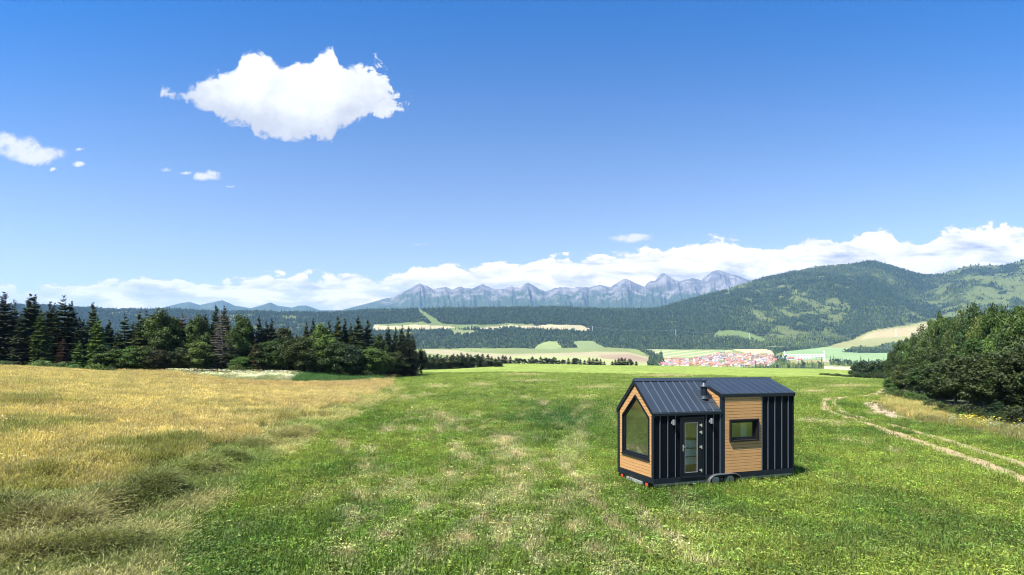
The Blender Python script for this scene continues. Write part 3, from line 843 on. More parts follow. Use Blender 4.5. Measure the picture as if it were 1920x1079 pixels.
for pts_, wd, c in RUTS:
    wd = max(wd * 1.25, .42); c = (c[0] * .62, c[1] * .62, c[2] * .56)
    P = [cast1(a, b, 15, 160) for a, b in pts_]
    P = np.array([p for p in P if p[1] == p[1]])
    d = np.concatenate([[0], np.cumsum(np.hypot(*np.diff(P, axis=0).T))])
    q = np.arange(0, d[-1], .5)
    P = np.stack([np.interp(q, d, P[:, 0]), np.interp(q, d, P[:, 1])], 1)
    ker = np.ones(5) / 5
    Ps = np.stack([np.convolve(np.pad(P[:, i], 2, mode='edge'), ker, 'valid') for i in (0, 1)], 1)
    rutw.append((Ps, wd, c))
def rutdist(x, y):
    d = np.full(x.shape, 1e9)
    for P, wd, _ in rutw:
        near = (x > P[:, 0].min() - 2) & (x < P[:, 0].max() + 2) & (y > P[:, 1].min() - 2) & (y < P[:, 1].max() + 2)
        ii = np.where(near)[0]
        for a in range(0, len(ii), 4000):
            j = ii[a:a + 4000]
            dd = np.hypot(x[j][:, None] - P[None, :, 0], y[j][:, None] - P[None, :, 1]).min(1) / (wd)
            d[j] = np.minimum(d[j], dd)
    return d
m, t, o = mat('worn_track')
cv = attr(t, 'cover').outputs['Color']
geo = t.nodes.new('ShaderNodeNewGeometry').outputs['Position']
n1 = nnoise(t, geo, 2.4, 6, 0.7); n2 = nnoise(t, geo, 9.0, 4, 0.7)
c = nmix(t, n1.step(0.60, 0.74), cv, (0.16, 0.20, 0.05))
c = nmix(t, n2 * 0.5, c, (0.30, 0.22, 0.13))
b = principled(t, o, c, 0.95, 0, 0.1); bump(t, b, n2, 0.6, 0.03)
pv, pf, pc = [], [], []
for P, wd, c in rutw:
    tan = np.gradient(P, axis=0); tan /= np.hypot(*tan.T)[:, None] + 1e-9
    nrm = np.stack([-tan[:, 1], tan[:, 0]], 1)
    wv = wd * (0.85 + .3 * fbm(P[:, 0], P[:, 1], .5, 81)) 
    wv[:4] *= np.linspace(.1, 1, 4); wv[-4:] *= np.linspace(1, .1, 4)
    b0_ = len(pv)
    for k, (p, nn, ww) in enumerate(zip(P, nrm, wv)):
        for e in (-1, -.33, .33, 1):
            q = p + nn * ww * e * (1 + .2 * (random.random() - .5) * (abs(e) == 1)); pv.append((q[0], q[1], 0)); pc.append(c)
    for k in range(len(P) - 1):
        for e in range(3):
            a = b0_ + k * 4 + e; pf.append((a, a + 4, a + 5, a + 1))
pv = np.array(pv); pv[:, 2] = H(pv[:, 0], pv[:, 1]) + .03
pf = np.array(pf)
po = bpy.data.objects.new('path', fastmesh('path', pv, pf, m, True, {'cover': ('FLOAT_COLOR', 'POINT', np.concatenate([np.array(pc), np.ones((len(pc), 1))], 1))})); link(po)
tag(po, 'pale curving tyre ruts worn into the green meadow', 'path', kind='structure')

# -- meadow tufts
lawn = [tuft('meadow_tuft', 34, .17, .22, .55, .0065, 100 + i, minh=.35) for i in range(5)]
hayt = [tuft('dry_tuft', 26, .30, .24, .5, .0055, 120 + i, minh=.3) for i in range(2)]
clov = []
for i in range(2):   # broad-leaved plants in the turf
    r = np.random.default_rng(140 + i); V = []; Fc = []; tn = []
    for k in range(40):
        a = r.uniform(0, 6.28); rad = .24 * math.sqrt(r.uniform()); z = r.uniform(.05, .17); s_ = r.uniform(.018, .038)
        c0 = Vector((rad * math.cos(a), rad * math.sin(a), z)); n_ = Vector((r.normal() * .45, r.normal() * .45, 1)).normalized()
        e1 = n_.orthogonal().normalized(); e2 = n_.cross(e1); rt = r.uniform(0, 6.28)
        f1 = e1 * math.cos(rt) + e2 * math.sin(rt); f2 = n_.cross(f1); b = len(V)
        V += [tuple(c0 + f1 * s_), tuple(c0 + f2 * s_ * .6), tuple(c0 - f1 * s_), tuple(c0 - f2 * s_ * .6)]; Fc.append((b, b + 1, b + 2, b + 3)); tn += [r.uniform()] * 4
    me = bpy.data.meshes.new('clover_tuft'); me.from_pydata(V, [], Fc); me.update()
    a_ = me.attributes.new('tone', 'FLOAT', 'POINT'); a_.data.foreach_set('value', tn); me.materials.append(M_TUFT)
    clov.append(bpy.data.objects.new('clover_tuft', me))
def houselocal(x, y, m_=0.0):
    c, s_ = math.cos(R(18.83)), math.sin(R(18.83)); ax, ay = x - 5.147, y - 19.12
    u_, v_ = ax * c + ay * s_, -ax * s_ + ay * c
    return (u_ > -m_) & (u_ < 6.62 + m_) & (v_ > -m_) & (v_ < 2.55 + m_), u_, v_
x, y = sample_ground(6.5, 150, 1.55, 205000, -1.15, 1.6)
px, py = project(x, y)
keep = ~inpoly(px, py, TALL) & ~inpoly(px, py, VERGE) & ~((px > 1655) & (py < 742 + (px - 1665) * .22))
inh, hu, hv = houselocal(x, y)
keep &= ~(inh & (hv > .5) & (rng.uniform(size=len(x)) < .85))
x, y, px, py = x[keep], y[keep], px[keep], py[keep]
rd = rutdist(x, y)
keep = (rd > .95) | (rng.uniform(size=len(x)) < .10)
x, y, px, py = x[keep], y[keep], px[keep], py[keep]
c, d = meadow_col(x, y, px, py)
c *= rng.uniform(.6, 1.5, (len(x), 1)) * (1 + rng.normal(0, .09, (len(x), 3)))
sc = np.maximum(1.0, (y / 26.0) ** .62) * rng.uniform(.75, 1.3, len(x))
nearf = np.clip((y / 18.0), .55, 1.0)
kind_ = np.where(rng.uniform(size=len(x)) < d * 1.0, 5 + rng.integers(0, 2, len(x)), rng.integers(0, 5, len(x)))
kind_ = np.where((d < .3) & (rng.uniform(size=len(x)) < .22), 7 + rng.integers(0, 2, len(x)), kind_)
hs = sc * (0.75 + .6 * fbm(x, y, .4, 87))
_, hu, hv = houselocal(x, y)
hs = hs * (1 + .9 * ((hu > -.6) & (hu < 7.2) & (hv > -1.3) & (hv < 3)))
print('meadow tufts', len(x))
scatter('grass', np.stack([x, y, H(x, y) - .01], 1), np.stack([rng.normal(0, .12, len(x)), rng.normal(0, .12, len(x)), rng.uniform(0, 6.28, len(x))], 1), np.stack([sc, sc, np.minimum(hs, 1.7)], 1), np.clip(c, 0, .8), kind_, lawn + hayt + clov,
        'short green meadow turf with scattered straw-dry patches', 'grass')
# -- golden standing hay grass
stalk = [tuft('stalk_tuft', 22, .78, .24, .28, .0045, 160 + i, head=.014, headcol=1.05, droop=.35, minh=.55, dirx=.12) for i in range(4)]
x, y = sample_ground(9, 92, 1.25, 76000, -1.35, -.2)
px, py = project(x, y)
jg = (fbm(x, y, .55, 90, 4) - .5) * 110 * np.clip((py - 700) / 120, .1, 1.3)
keep = inpoly(px + jg, py + jg * .35, GOLD) & inpoly(px, py, TALL) & (y < 90)
x, y = x[keep], y[keep]; px, py = px[keep], py[keep]
n1 = fbm(x, y, .25, 91, 4)[:, None]; n2 = fbm(x, y, 1.3, 93, 3)[:, None]; n4 = fbm(x * .5, y, .12, 94, 4)[:, None]
gr = sstep(n1, .42, .64) * (sstep(-y, -60, -22)[:, None] * .85 + .08)
c = L((.43, .36, .185)) * (1 - gr) + L((.20, .205, .070)) * gr
e = np.exp(-(((px - 560) / 200) ** 2 + ((py - 726) / 7) ** 2))[:, None] * .6
c = c * (1 - e) + L((.38, .275, .15)) * e
e = sstep(py, 800, 950)[:, None] * .55; c = c * (1 - e) + L((.22, .19, .07)) * e
br = sstep(n4, .45, .62) * .4; c = c * (1 - br) + L((.34, .26, .13)) * br
c = c * (.7 + .65 * n2) * rng.uniform(.7, 1.35, (len(x), 1))
sc = np.maximum(1.0, (y / 30.0) ** .6) * rng.uniform(.8, 1.2, len(x)); hs = rng.uniform(.75, 1.1, len(x)) * (0.75 + .5 * n1[:, 0])
edge = 1 - .35 * sstep(py, 820, 930)
print('golden tufts', len(x))
scatter('golden_grass', np.stack([x, y, H(x, y) - .02], 1), np.stack([rng.normal(0, .1, len(x)), rng.normal(.08, .1, len(x)), rng.uniform(-.6, .6, len(x))], 1), np.stack([sc, sc, hs * edge], 1), np.clip(c, 0, .8), rng.integers(0, 4, len(x)), stalk,
        'tall golden unmown hay grass swaying on the slope', 'grass')
# -- lodged and mown swath between
swath = [tuft('swath_tuft', 30, .62, .26, .95, .0055, 180 + i, head=.009, headcol=1.25, droop=.75, minh=.4, dirx=.35) for i in range(4)]
x, y = sample_ground(7.0, 92, 1.3, 90000, -1.5, -.15)
px, py = project(x, y)
jg = (fbm(x, y, .55, 90, 4) - .5) * 110 * np.clip((py - 700) / 120, .1, 1.3); je = (fbm(x, y, .9, 92, 3) - .5) * 34 * np.clip((py - 700) / 120, .1, 1.3)
keep = inpoly(px + je, py + je * .5, TALL) & (~inpoly(px + jg, py + jg * .35, GOLD) | (rng.uniform(size=len(x)) < .15)) & (y < 90)
x, y, px, py = x[keep], y[keep], px[keep], py[keep]
n1 = fbm(x, y, .4, 95, 4)[:, None]; n2 = fbm(x, y, 1.7, 97, 3)[:, None]
wv = windrow(x, y)[:, None]
gr = sstep(n1, .4, .62)
c = L((.27, .25, .10)) * (1 - gr) + L((.13, .17, .042)) * gr
lo = sstep(py, 850, 960)[:, None]; c = c * (1.15 - .35 * lo)  # near hay darkened: its own olive tone plus vignette put into the colour
wz = np.clip(wv * 1.3, 0, .55); c = c * (1 - wz) + L((.13, .12, .04)) * wz
c = c * (.55 + .9 * n2) * rng.uniform(.75, 1.3, (len(x), 1))
sc = np.maximum(1.0, (y / 30.0) ** .6) * rng.uniform(.8, 1.25, len(x))
print('swath tufts', len(x))
scatter('mown_hay', np.stack([x, y, H(x, y) + np.clip(wv[:, 0] - .1, -.03, .12) * 1.0], 1), np.stack([rng.normal(0, .15, len(x)), rng.normal(.15, .2, len(x)), rng.normal(.4, .85, len(x))], 1), np.stack([sc * 1.1, sc, sc * rng.uniform(.35, .75, len(x))], 1), np.clip(c, 0, .8), rng.integers(0, 4, len(x)), swath,
        'flattened khaki hay and windrows along the edge of the mown meadow', 'grass')
# -- weeds, white blossom, verge
weed = [tuft('weed_tuft', 40, .7, .35, .35, .011, 200 + i, droop=.3, minh=.4) for i in range(3)]
umb = []
for i in range(2):
    r = np.random.default_rng(220 + i); mb = MB()
    for k in range(4):
        bx, by = r.normal(0, .15), r.normal(0, .15); hz = r.uniform(.65, .95)
        for q in range(9):
            a = r.uniform(0, 6.28); rr_ = r.uniform(0, .055); s_ = .016; qx, qy = bx + rr_ * math.cos(a), by + rr_ * math.sin(a); zz = hz - rr_ * .3
            mb.add([(qx - s_, qy - s_, zz), (qx + s_, qy - s_, zz), (qx + s_, qy + s_, zz + .006), (qx - s_, qy + s_, zz)], [(0, 1, 2, 3)], .9)
        mb.add([(bx - .004, by, 0), (bx + .004, by, 0), (bx, by, hz)], [(0, 1, 2)], .2)
    umb.append(bpy.data.objects.new('flower_umbel', mb.mesh('flower_umbel', M_TUFT)))
X, Y_l, C, SC, K_, Z = [], [], [], [], [], []
def regionpts(poly, n, Ymin=10, Ymax=160):
    a = np.array(poly); qx = rng.uniform(max(a[:, 0].min(), -200), min(a[:, 0].max(), 2150), n * 3); qy = rng.uniform(a[:, 1].min(), a[:, 1].max(), n * 3)
    m_ = inpoly(qx, qy, poly); qx, qy = qx[m_][:n], qy[m_][:n]
    x_, y_ = cast(qx + rng.uniform(-2, 2, len(qx)), qy, Ymin, Ymax); ok = ~np.isnan(y_)
    x_, y_ = x_[ok], y_[ok]
    return x_ + rng.normal(0, .5, len(x_)), y_ + rng.normal(0, .8, len(x_))
def addw(x_, y_, col_, sc_, kk, jit=.2):
    n = len(x_); X.append(x_); Y_l.append(y_); C.append(L(col_)[None] * rng.uniform(1 - jit, 1 + jit, (n, 1)) * (1 + rng.normal(0, .08, (n, 3))))
    SC.append(sc_ * rng.uniform(.7, 1.25, n)); K_.append(rng.choice(kk, n))
x_, y_ = regionpts(REED, 1500); addw(x_, y_, (.07, .15, .035), 1.5, [0, 1, 2])
x_, y_ = regionpts(WHITEF, 1200); addw(x_, y_, (.34, .34, .17), .9, [0, 1, 2])
x_, y_ = regionpts([(230, 690), (430, 692), (430, 700), (230, 703)], 900); addw(x_, y_, (.22, .24, .08), .9, [0, 1, 2], .4)
x_, y_ = regionpts([(705, 700), (785, 698), (785, 706), (720, 712)], 500); addw(x_, y_, (.42, .34, .14), 1.0, [0, 1, 2], .3)
x_, y_ = regionpts(VERGE, 6500, 15); n_ = fbm(x_, y_, .35, 99, 3)
addw(x_, y_, (.22, .215, .075), .62, [0, 1, 2], .45)
x_, y_ = regionpts([(1668, 745), (1760, 765), (1800, 785), (1720, 785), (1680, 770), (1660, 755)], 1200, 15); addw(x_, y_, (.42, .36, .12), .8, [0, 1, 2], .35)
X, Y_l, C, SC, K_ = map(np.concatenate, (X, Y_l, C, SC, K_))
scatter('weeds', np.stack([X, Y_l, H(X, Y_l) - .02], 1), np.stack([rng.normal(0, .1, len(X)), rng.normal(0, .1, len(X)), rng.uniform(0, 6.28, len(X))], 1), np.stack([SC, SC, SC], 1), np.clip(C, 0, .8), K_, weed,
        'rank green and straw-coloured weeds along the field margins', 'weeds')
X, Y_l, C, SC, K_, Z = [], [], [], [], [], []
x_, y_ = regionpts(WHITEF, 3600); k = fbm(x_, y_, .25, 88, 3) > .42; addw(x_[k], y_[k], (.66, .64, .52), 1.7, [0, 1], .1)
x_, y_ = regionpts(VERGE, 900, 15); k = fbm(x_, y_, .3, 89, 3) > .5; addw(x_[k], y_[k], (.7, .7, .56), .62, [0, 1], .15)
x_, y_ = regionpts([(1810, 798), (1860, 806), (1870, 812), (1815, 806)], 45, 15); addw(x_, y_, (.75, .60, .04), 1.0, [0, 1], .15)
x_, y_ = regionpts([(0, 700), (500, 730), (420, 860), (0, 930)], 26, 9); addw(x_, y_, (.75, .72, .6), .9, [0, 1], .1)
X, Y_l, C, SC, K_ = map(np.concatenate, (X, Y_l, C, SC, K_))
scatter('wildflowers', np.stack([X, Y_l, H(X, Y_l)], 1), np.stack([rng.normal(0, .05, len(X)), rng.normal(0, .05, len(X)), rng.uniform(0, 6.28, len(X))], 1), np.stack([SC, SC, np.minimum(SC, 1.1)], 1), np.clip(C, 0, .9), K_, umb,
        'white and yellow wildflowers at the edges of the grass', 'flowers')

# ------------------------------------------------------------------ trees
def conifer_mesh(name, H_, Rm, levels, nb, nt, seed, sparse=0.0, low=.04, tw=.5, jag=.25, mat_=None):
    r = np.random.default_rng(seed); V = []; tone = []
    for i in range(levels):
        f_ = (i + r.uniform(-.3, .3)) / levels
        z = H_ * (low + (1 - low) * f_); rad = Rm * (1 - f_) ** .85 * r.uniform(1 - jag, 1 + jag * .6) + .12
        for k in range(nb if f_ < .8 else max(4, nb // 2)):
            if r.uniform() < sparse: continue
            a = 6.283 * (k + r.uniform(-.4, .4)) / nb + i * 1.1; Lb = rad * r.uniform(.7, 1.15)
            ca, sa = math.cos(a), math.sin(a); bt_ = r.uniform(0, 1)
            rise = (.2 * f_ + 1.1 * f_ ** 5) * Lb
            for j in range(nt):
                q = (j + .6) / nt; d = Lb * q
                zz = z + rise * q - .42 * Lb * q ** 1.2 * (1 - f_ * .8) + .12 * Lb * q ** 4
                w_ = tw * (1.15 - .55 * q) * min(1, Lb / 2.1 + .06)
                for sgn in (-1, 1):
                    an = a + sgn * r.uniform(.45, .95); dr = r.uniform(.12, .5)
                    ex, ey, ez = d * ca + math.cos(an) * w_, d * sa + math.sin(an) * w_, zz - dr * w_
                    px_, py_ = -math.sin(an) * w_ * .42, math.cos(an) * w_ * .42
                    mx_, my_ = d * ca + math.cos(an) * w_ * .45, d * sa + math.sin(an) * w_ * .45
                    V += [(d * ca * .93, d * sa * .93, zz + .02), (mx_ + px_, my_ + py_, zz - dr * w_ * .2), (ex, ey, ez), (mx_ - px_, my_ - py_, zz - dr * w_ * .55)]
                    tn = bt_ * .45 + r.uniform(0, .4) + .25 * q; tone += [tn, tn, tn + .12, tn]
    V = np.array(V); n = len(V) // 4
    return fastmesh(name, V, np.arange(n * 4).reshape(n, 4), mat_ or M_NEEDLE, False, {'tone': ('FLOAT', 'POINT', tone)})
def trunk_mesh(name, H_, r0, seed, mat_=None, limbs=0, spread=2.0, bend=.3, topf=.97, low=.3):
    r = np.random.default_rng(seed); mb = MB(); pts = []; ra = []
    bx, by = r.normal(0, bend), r.normal(0, bend)
    for i in range(9):
        f_ = i / 8; pts.append((bx * f_ ** 2, by * f_ ** 2, H_ * topf * f_ - .15)); ra.append(r0 * (1 - f_) ** .8 + .02 + (r0 * .35 if i == 0 else 0))
    mb.tube(pts, ra, 8)
    for k in range(limbs):
        f_ = low + (0.9 - low) * (k + .5) / limbs; a = k * 2.4 + r.uniform(-.5, .5); Ln = spread * r.uniform(.6, 1.0) * (1.2 - f_)
        p0 = Vector((bx * f_ ** 2, by * f_ ** 2, H_ * topf * f_)); q = []
        for j in range(5):
            g = j / 4; q.append(p0 + Vector((math.cos(a) * Ln * g, math.sin(a) * Ln * g, Ln * (.9 * g + .25 * g * g)))+ Vector((r.normal(0, .06), r.normal(0, .06), 0)) * (j > 0))
        mb.tube(q, [r0 * .42 * (1 - f_ * .6) * (1 - .8 * j / 4) for j in range(5)], 6)
    return mb.mesh(name, mat_ or M_BARK, True)
def leafy_mesh(name, H_, Rw, nclump, nleaf, seed, ls=.16, low=.12, top_bias=0.0, squash=1.0, rc=(.75, 1.4)):
    r = np.random.default_rng(seed); Vs = []; Ts = []
    cen = []
    zc = H_ * (low + 1) / 2; hz = H_ * (1 - low) / 2
    while len(cen) < nclump:
        p = r.uniform(-1, 1, 3)
        rr_ = np.linalg.norm(p)
        if rr_ > 1 or rr_ < .35: continue
        if r.uniform() < .5: p = p / rr_ * r.uniform(.75, 1.0)
        a = math.atan2(p[1], p[0]); lob = 1 + .22 * math.sin(3 * a + seed) + .15 * math.sin(5 * a + 2 * seed + p[2] * 3)
        wz_ = 1.0 - .25 * max(p[2], 0)
        cen.append((p[0] * (Rw - .5) * lob * wz_, p[1] * (Rw - .5) * lob * wz_, zc + p[2] * (hz - .4) * (1 + .1 * math.sin(seed + 4 * a))))
    for c_ in cen:
        rad = r.uniform(*rc); n = int(nleaf * (rad / 1.0) ** 1.5 * r.uniform(.7, 1.2)); tn0 = r.uniform(0, 1)
        d = r.normal(size=(n, 3)); d /= np.linalg.norm(d, axis=1)[:, None] + 1e-9
        rr_ = rad * r.uniform(0, 1, n) ** .45
        p = np.array(c_) + d * rr_[:, None] * np.array([1, 1, .75 * squash])
        nn = d * .7 + r.normal(size=(n, 3)) * .6 + np.array([0, 0, .5]); nn /= np.linalg.norm(nn, axis=1)[:, None]
        e1 = np.cross(nn, r.normal(size=(n, 3))); e1 /= np.linalg.norm(e1, axis=1)[:, None] + 1e-9
        e2 = np.cross(nn, e1); s_ = ls * r.uniform(.6, 1.3, n)[:, None]
        q = np.stack([p - e1 * s_, p + e2 * s_ * .55, p + e1 * s_, p - e2 * s_ * .55], 1)
        Vs.append(q.reshape(-1, 3)); Ts.append(np.repeat(tn0 * .55 + r.uniform(0, .45, n), 4))
    V = np.concatenate(Vs); n = len(V) // 4
    return fastmesh(name, V, np.arange(n * 4).reshape(n, 4), M_LEAF, False, {'tone': ('FLOAT', 'POINT', np.concatenate(Ts))})

# source meshes (unit: metres, nominal height 10 for leafy, 16 for spruce)
SPR = [(conifer_mesh('crown', 16, 3.4, 40, 14, 7, 300 + i, sparse=.04, tw=1.0, jag=.35), trunk_mesh('trunk', 16, .22, 310 + i)) for i in range(4)]
SPN = [(conifer_mesh('crown', 16, 2.7, 36, 12, 6, 320 + i, sparse=.12, tw=.9, jag=.45, low=.08), trunk_mesh('trunk', 16, .2, 330 + i)) for i in range(3)]
LEA = [(leafy_mesh('crown', 10, 3.3, 55, 190, 340 + i, ls=.19), trunk_mesh('trunk', 10, .2, 350 + i, None, 8, 3.0)) for i in range(4)]
BIR = [(leafy_mesh('crown', 10, 2.6, 40, 170, 360 + i, ls=.17, low=.22), trunk_mesh('trunk', 10, .13, 370 + i, M_BIRCH, 7, 2.4)) for i in range(2)]
BSH = [(leafy_mesh('crown', 3, 1.9, 26, 120, 380 + i, ls=.13, low=-.15, rc=(.5, .85)), trunk_mesh('stem', 2.2, .06, 390 + i, None, 5, 1.0, .1)) for i in range(3)]
SML = [(conifer_mesh('crown', 7, 1.9, 26, 12, 5, 400 + i, sparse=.03, tw=1.0, jag=.35), trunk_mesh('trunk', 7, .12, 410 + i)) for i in range(3)]
SMD = [(leafy_mesh('crown', 6, 2.2, 20, 60, 420 + i, ls=.32, low=.02), trunk_mesh('trunk', 5, .12, 430 + i)) for i in range(3)]
def dead_meshes():
    r = np.random.default_rng(5); mb = MB(); Hh = 16
    for i in range(34):
        f_ = .08 + .88 * i / 34; z = Hh * f_
        for k in range(8):
            a = r.uniform(0, 6.28); Lb = (3.0 * (1 - f_) ** .8 + .3) * r.uniform(.6, 1.1); q = []
            for j in range(5):
                g = j / 4; q.append((math.cos(a) * Lb * g, math.sin(a) * Lb * g, z - .28 * Lb * g + .22 * Lb * g ** 3))
            mb.tube(q, [.05 * (1 - .8 * j / 4) + .014 for j in range(5)], 3, cap=False)
            for j in range(2, 5):
                p = Vector(q[j]); an = a + r.choice([-1, 1]) * .8
                mb.tube([p, p + Vector((math.cos(an), math.sin(an), -.25)) * .6 * Lb / 3 * r.uniform(.5, 1.3)], [.03, .012], 3, cap=False)
    return mb.mesh('branches', M_DEADW)
DEAD = dead_meshes(); DEADT = trunk_mesh('trunk', 16, .11, 441, M_DEADW)
NOM = {'sp': (SPR, 16), 'sn': (SPN, 16), 'dc': (LEA, 10), 'bi': (BIR, 10), 'bu': (BSH, 3), 'ss': (SML, 7), 'sd': (SMD, 6)}
KN = {'sp': 'spruce_tree', 'sn': 'spruce_tree', 'dc': 'leafy_tree', 'bi': 'birch_tree', 'bu': 'bush', 'ss': 'spruce_tree', 'sd': 'leafy_tree'}
KC = {'sp': 'spruce', 'sn': 'spruce', 'dc': 'tree', 'bi': 'tree', 'bu': 'bush', 'ss': 'spruce', 'sd': 'tree'}
ntree = 0
def plant(kind, x, y, height, wide, col, label, group, base=None):
    global ntree
    srcs, nom = NOM[kind]
    cm, tm = srcs[ntree % len(srcs)]; ntree += 1
    sc = height / nom
    r = empty(KN[kind], (x, y, H1(x, y) - .05 if base is None else base), random.uniform(0, 6.28), (sc * wide, sc * wide, sc))
    tag(r, label, KC[kind], group)
    for me, nm in ((cm, cm.name.split('.')[0]), (tm, tm.name.split('.')[0])):
        o_ = bpy.data.objects.new(nm, me); link(o_, r)
        if nm == 'crown': o_.color = (*[v * random.uniform(.88, 1.12) for v in col], 1)
    return r
DARK = (.034, .047, .018); DARK2 = (.020, .030, .013); OLV = (.060, .080, .020); MID = (.054, .084, .022); MIDB = (.048, .068, .022); BRT = (.10, .15, .028); RED = (.16, .075, .04); BRN = (.11, .09, .042); LTG = (.078, .120, .03)
# left tree line: (photo column of the tip, photo row of the tip, depth, kind, width, colour, words)
LINE = [(-45, 560, 97, 'sp', 1.0, DARK, 'dark'), (-18, 575, 92, 'sp', 1, DARK2, 'dark'), (8, 546, 97, 'sp', 1.05, DARK, 'tall dark'), (27, 560, 100, 'sn', 1, DARK, 'thin dark'), (40, 588, 92, 'sp', .9, DARK, 'stocky dark'), (57, 549, 98, 'sp', 1.0, DARK, 'tall dark'), (66, 551, 101, 'sp', .9, DARK2, 'tall dark'),
        (77, 577, 92, 'sp', .8, OLV, 'olive-green'), (95, 565, 99, 'sp', .9, DARK, 'dark'), (103, 566, 103, 'sn', 1, DARK, 'dark'), (119, 551, 96, 'sn', 1.15, DARK, 'tall ragged'), (118, 632, 88, 'sn', 1.3, (.075, .045, .035), 'small reddish-brown withered'), (134, 564, 99, 'sp', .95, DARK2, 'dark pointed'), (150, 600, 95, 'sp', .9, DARK2, 'short dark'),
        (175, 566, 99, 'sp', .9, MID, 'pointed'), (184, 592, 91, 'sp', .95, BRT, 'bright yellow-green'), (149, 638, 86, 'sp', 1.25, BRT, 'small bright green'), (205, 598, 98, 'sp', .9, DARK2, 'dark'), (221, 620, 96, 'sp', 1.0, OLV, 'olive'), (235, 586, 97, 'sn', 1.2, MID, 'ragged green'), (250, 604, 100, 'sp', 1, DARK, 'dark'),
        (262, 582, 96, 'sp', .8, OLV, 'olive-green'), (275, 580, 98, 'sn', 1.1, OLV, 'thin-crowned olive'), (286, 590, 101, 'sp', 1, DARK, 'dark'), (304, 580, 96, 'dc', .82, MID, 'broad fresh-green leafy'), (322, 592, 98, 'dc', .8, MID, 'green leafy'), (343, 585, 99, 'sn', 1.1, (.10, .09, .03), 'orange-tinged'), (358, 592, 101, 'sn', 1.1, BRN, 'brownish'),
        (373, 591, 99, 'dc', .65, MID, 'green leafy'), (386, 588, 101, 'sp', .9, DARK, 'dark'), (405, 571, 102, 'sp', .9, MIDB, 'dense dark'), (421, 573, 103, 'sp', .9, DARK, 'dark'), (452, 590, 102, 'dc', .72, MID, 'round-topped leafy'), (470, 604, 104, 'sp', .9, DARK, 'dark'), (486, 592, 104, 'sp', .75, DARK2, 'dark pointed'), (500, 601, 106, 'sp', .9, DARK2, 'dark'), (510, 598, 104, 'sp', .9, DARK2, 'dark'),
        (530, 612, 107, 'dc', .75, MIDB, 'rounded leafy'), (479, 636, 98, 'sp', 1.25, (.085, .085, .035), 'brown-tinged'), (556, 626, 108, 'sp', .8, DARK, 'short dark'), (575, 603, 108, 'sp', .9, OLV, 'broad olive'), (588, 595, 109, 'sp', .7, DARK2, 'narrow dark'), (602, 604, 107, 'dc', .8, LTG, 'pale leafy'), (617, 600, 110, 'sp', .8, DARK, 'dark'),
        (634, 592, 109, 'sp', .9, OLV, 'yellow-green'), (647, 596, 111, 'sp', .75, DARK2, 'narrow dark'), (658, 605, 110, 'sp', .8, MID, 'green'), (672, 592, 110, 'sp', 1.0, MIDB, 'broad dark'), (690, 599, 112, 'sp', 1.0, MIDB, 'broad dark'), (702, 640, 109, 'sp', .8, OLV, 'short olive'), (712, 625, 116, 'dc', .7, MIDB, 'leafy'),
        (728, 610, 120, 'sp', .8, DARK, 'pointed'), (742, 613, 121, 'sp', .8, OLV, 'olive pointed'), (754, 609, 122, 'sp', .85, MIDB, 'dense pointed'), (766, 611, 123, 'sp', .9, MIDB, 'broad'), (774, 625, 126, 'sp', .9, DARK, 'dark'), (790, 655, 128, 'dc', .8, DARK, 'dark leafy')]
nth = 0
for (px, py, Y, k, wd, c, wds) in LINE:
    nth += 1
    xx = (px - HX) / F * Y; zt = zofy(py, Y); zb_ = H1(xx, Y)
    nm = {'sp': 'spruce', 'sn': 'spruce', 'dc': 'tree'}[k]
    plant(k, xx, Y, zt - zb_, wd * min(1.0, 13 / (zt - zb_) + .25), c, f'{wds} {nm}, {ordw(nth)} of the front row of trees behind the golden grass', 'trees lining the far side of the golden grass')
# the bare one
Y = 97; xx = (418 - HX) / F * Y; zb_ = H1(xx, Y); hh = zofy(578, Y) - zb_
r_ = tag(empty('dead_spruce_tree', (xx, Y, zb_ - .05), .4, (hh / 16 * 1.25, hh / 16 * 1.25, hh / 16)), 'bare grey-brown dead spruce standing out of the green trees', 'spruce')
link(bpy.data.objects.new('branches', DEAD), r_); link(bpy.data.objects.new('trunk', DEADT), r_)
# rounded leafy trees in front of the second half
nth = 0
for (px, py, Y, wd, c) in [(455, 668, 97, 1.3, LTG), (500, 640, 100, 1.05, MID), (515, 636, 101, 1.0, MIDB), (540, 632, 101, 1.0, MIDB), (565, 630, 100, 1.05, MIDB), (590, 632, 101, 1.0, MIDB), (612, 628, 101, 1.0, LTG), (632, 640, 100, 1.1, MIDB), (655, 645, 100, 1.1, (.03, .058, .024)), (672, 652, 102, 1.1, MIDB),
                              (694, 650, 102, .85, LTG), (712, 655, 105, .95, LTG), (730, 660, 110, 1.0, MIDB), (752, 656, 116, 1.0, MIDB), (246, 650, 92, 1.1, LTG), (275, 648, 92, 1.1, MIDB), (300, 655, 92, 1.1, DARK), (335, 650, 94, 1.1, DARK), (372, 638, 95, .95, LTG), (215, 655, 91, 1.1, LTG), (352, 655, 95, 1.1, DARK),
                              (395, 655, 97, 1.1, DARK), (435, 650, 99, 1.0, DARK), (198, 648, 91, 1.0, MID), (765, 650, 120, 1.0, DARK)]:
    nth += 1
    xx = (px - HX) / F * Y; zt = zofy(py, Y); zb_ = H1(xx, Y)
    plant('dc', xx, Y, zt - zb_, wd * 1.15 * min(1.4, 8 / (zt - zb_)), c, f'bushy round leafy tree, {ordw(nth)} of those crowding the foot of the spruces', 'round leafy trees before the spruces')
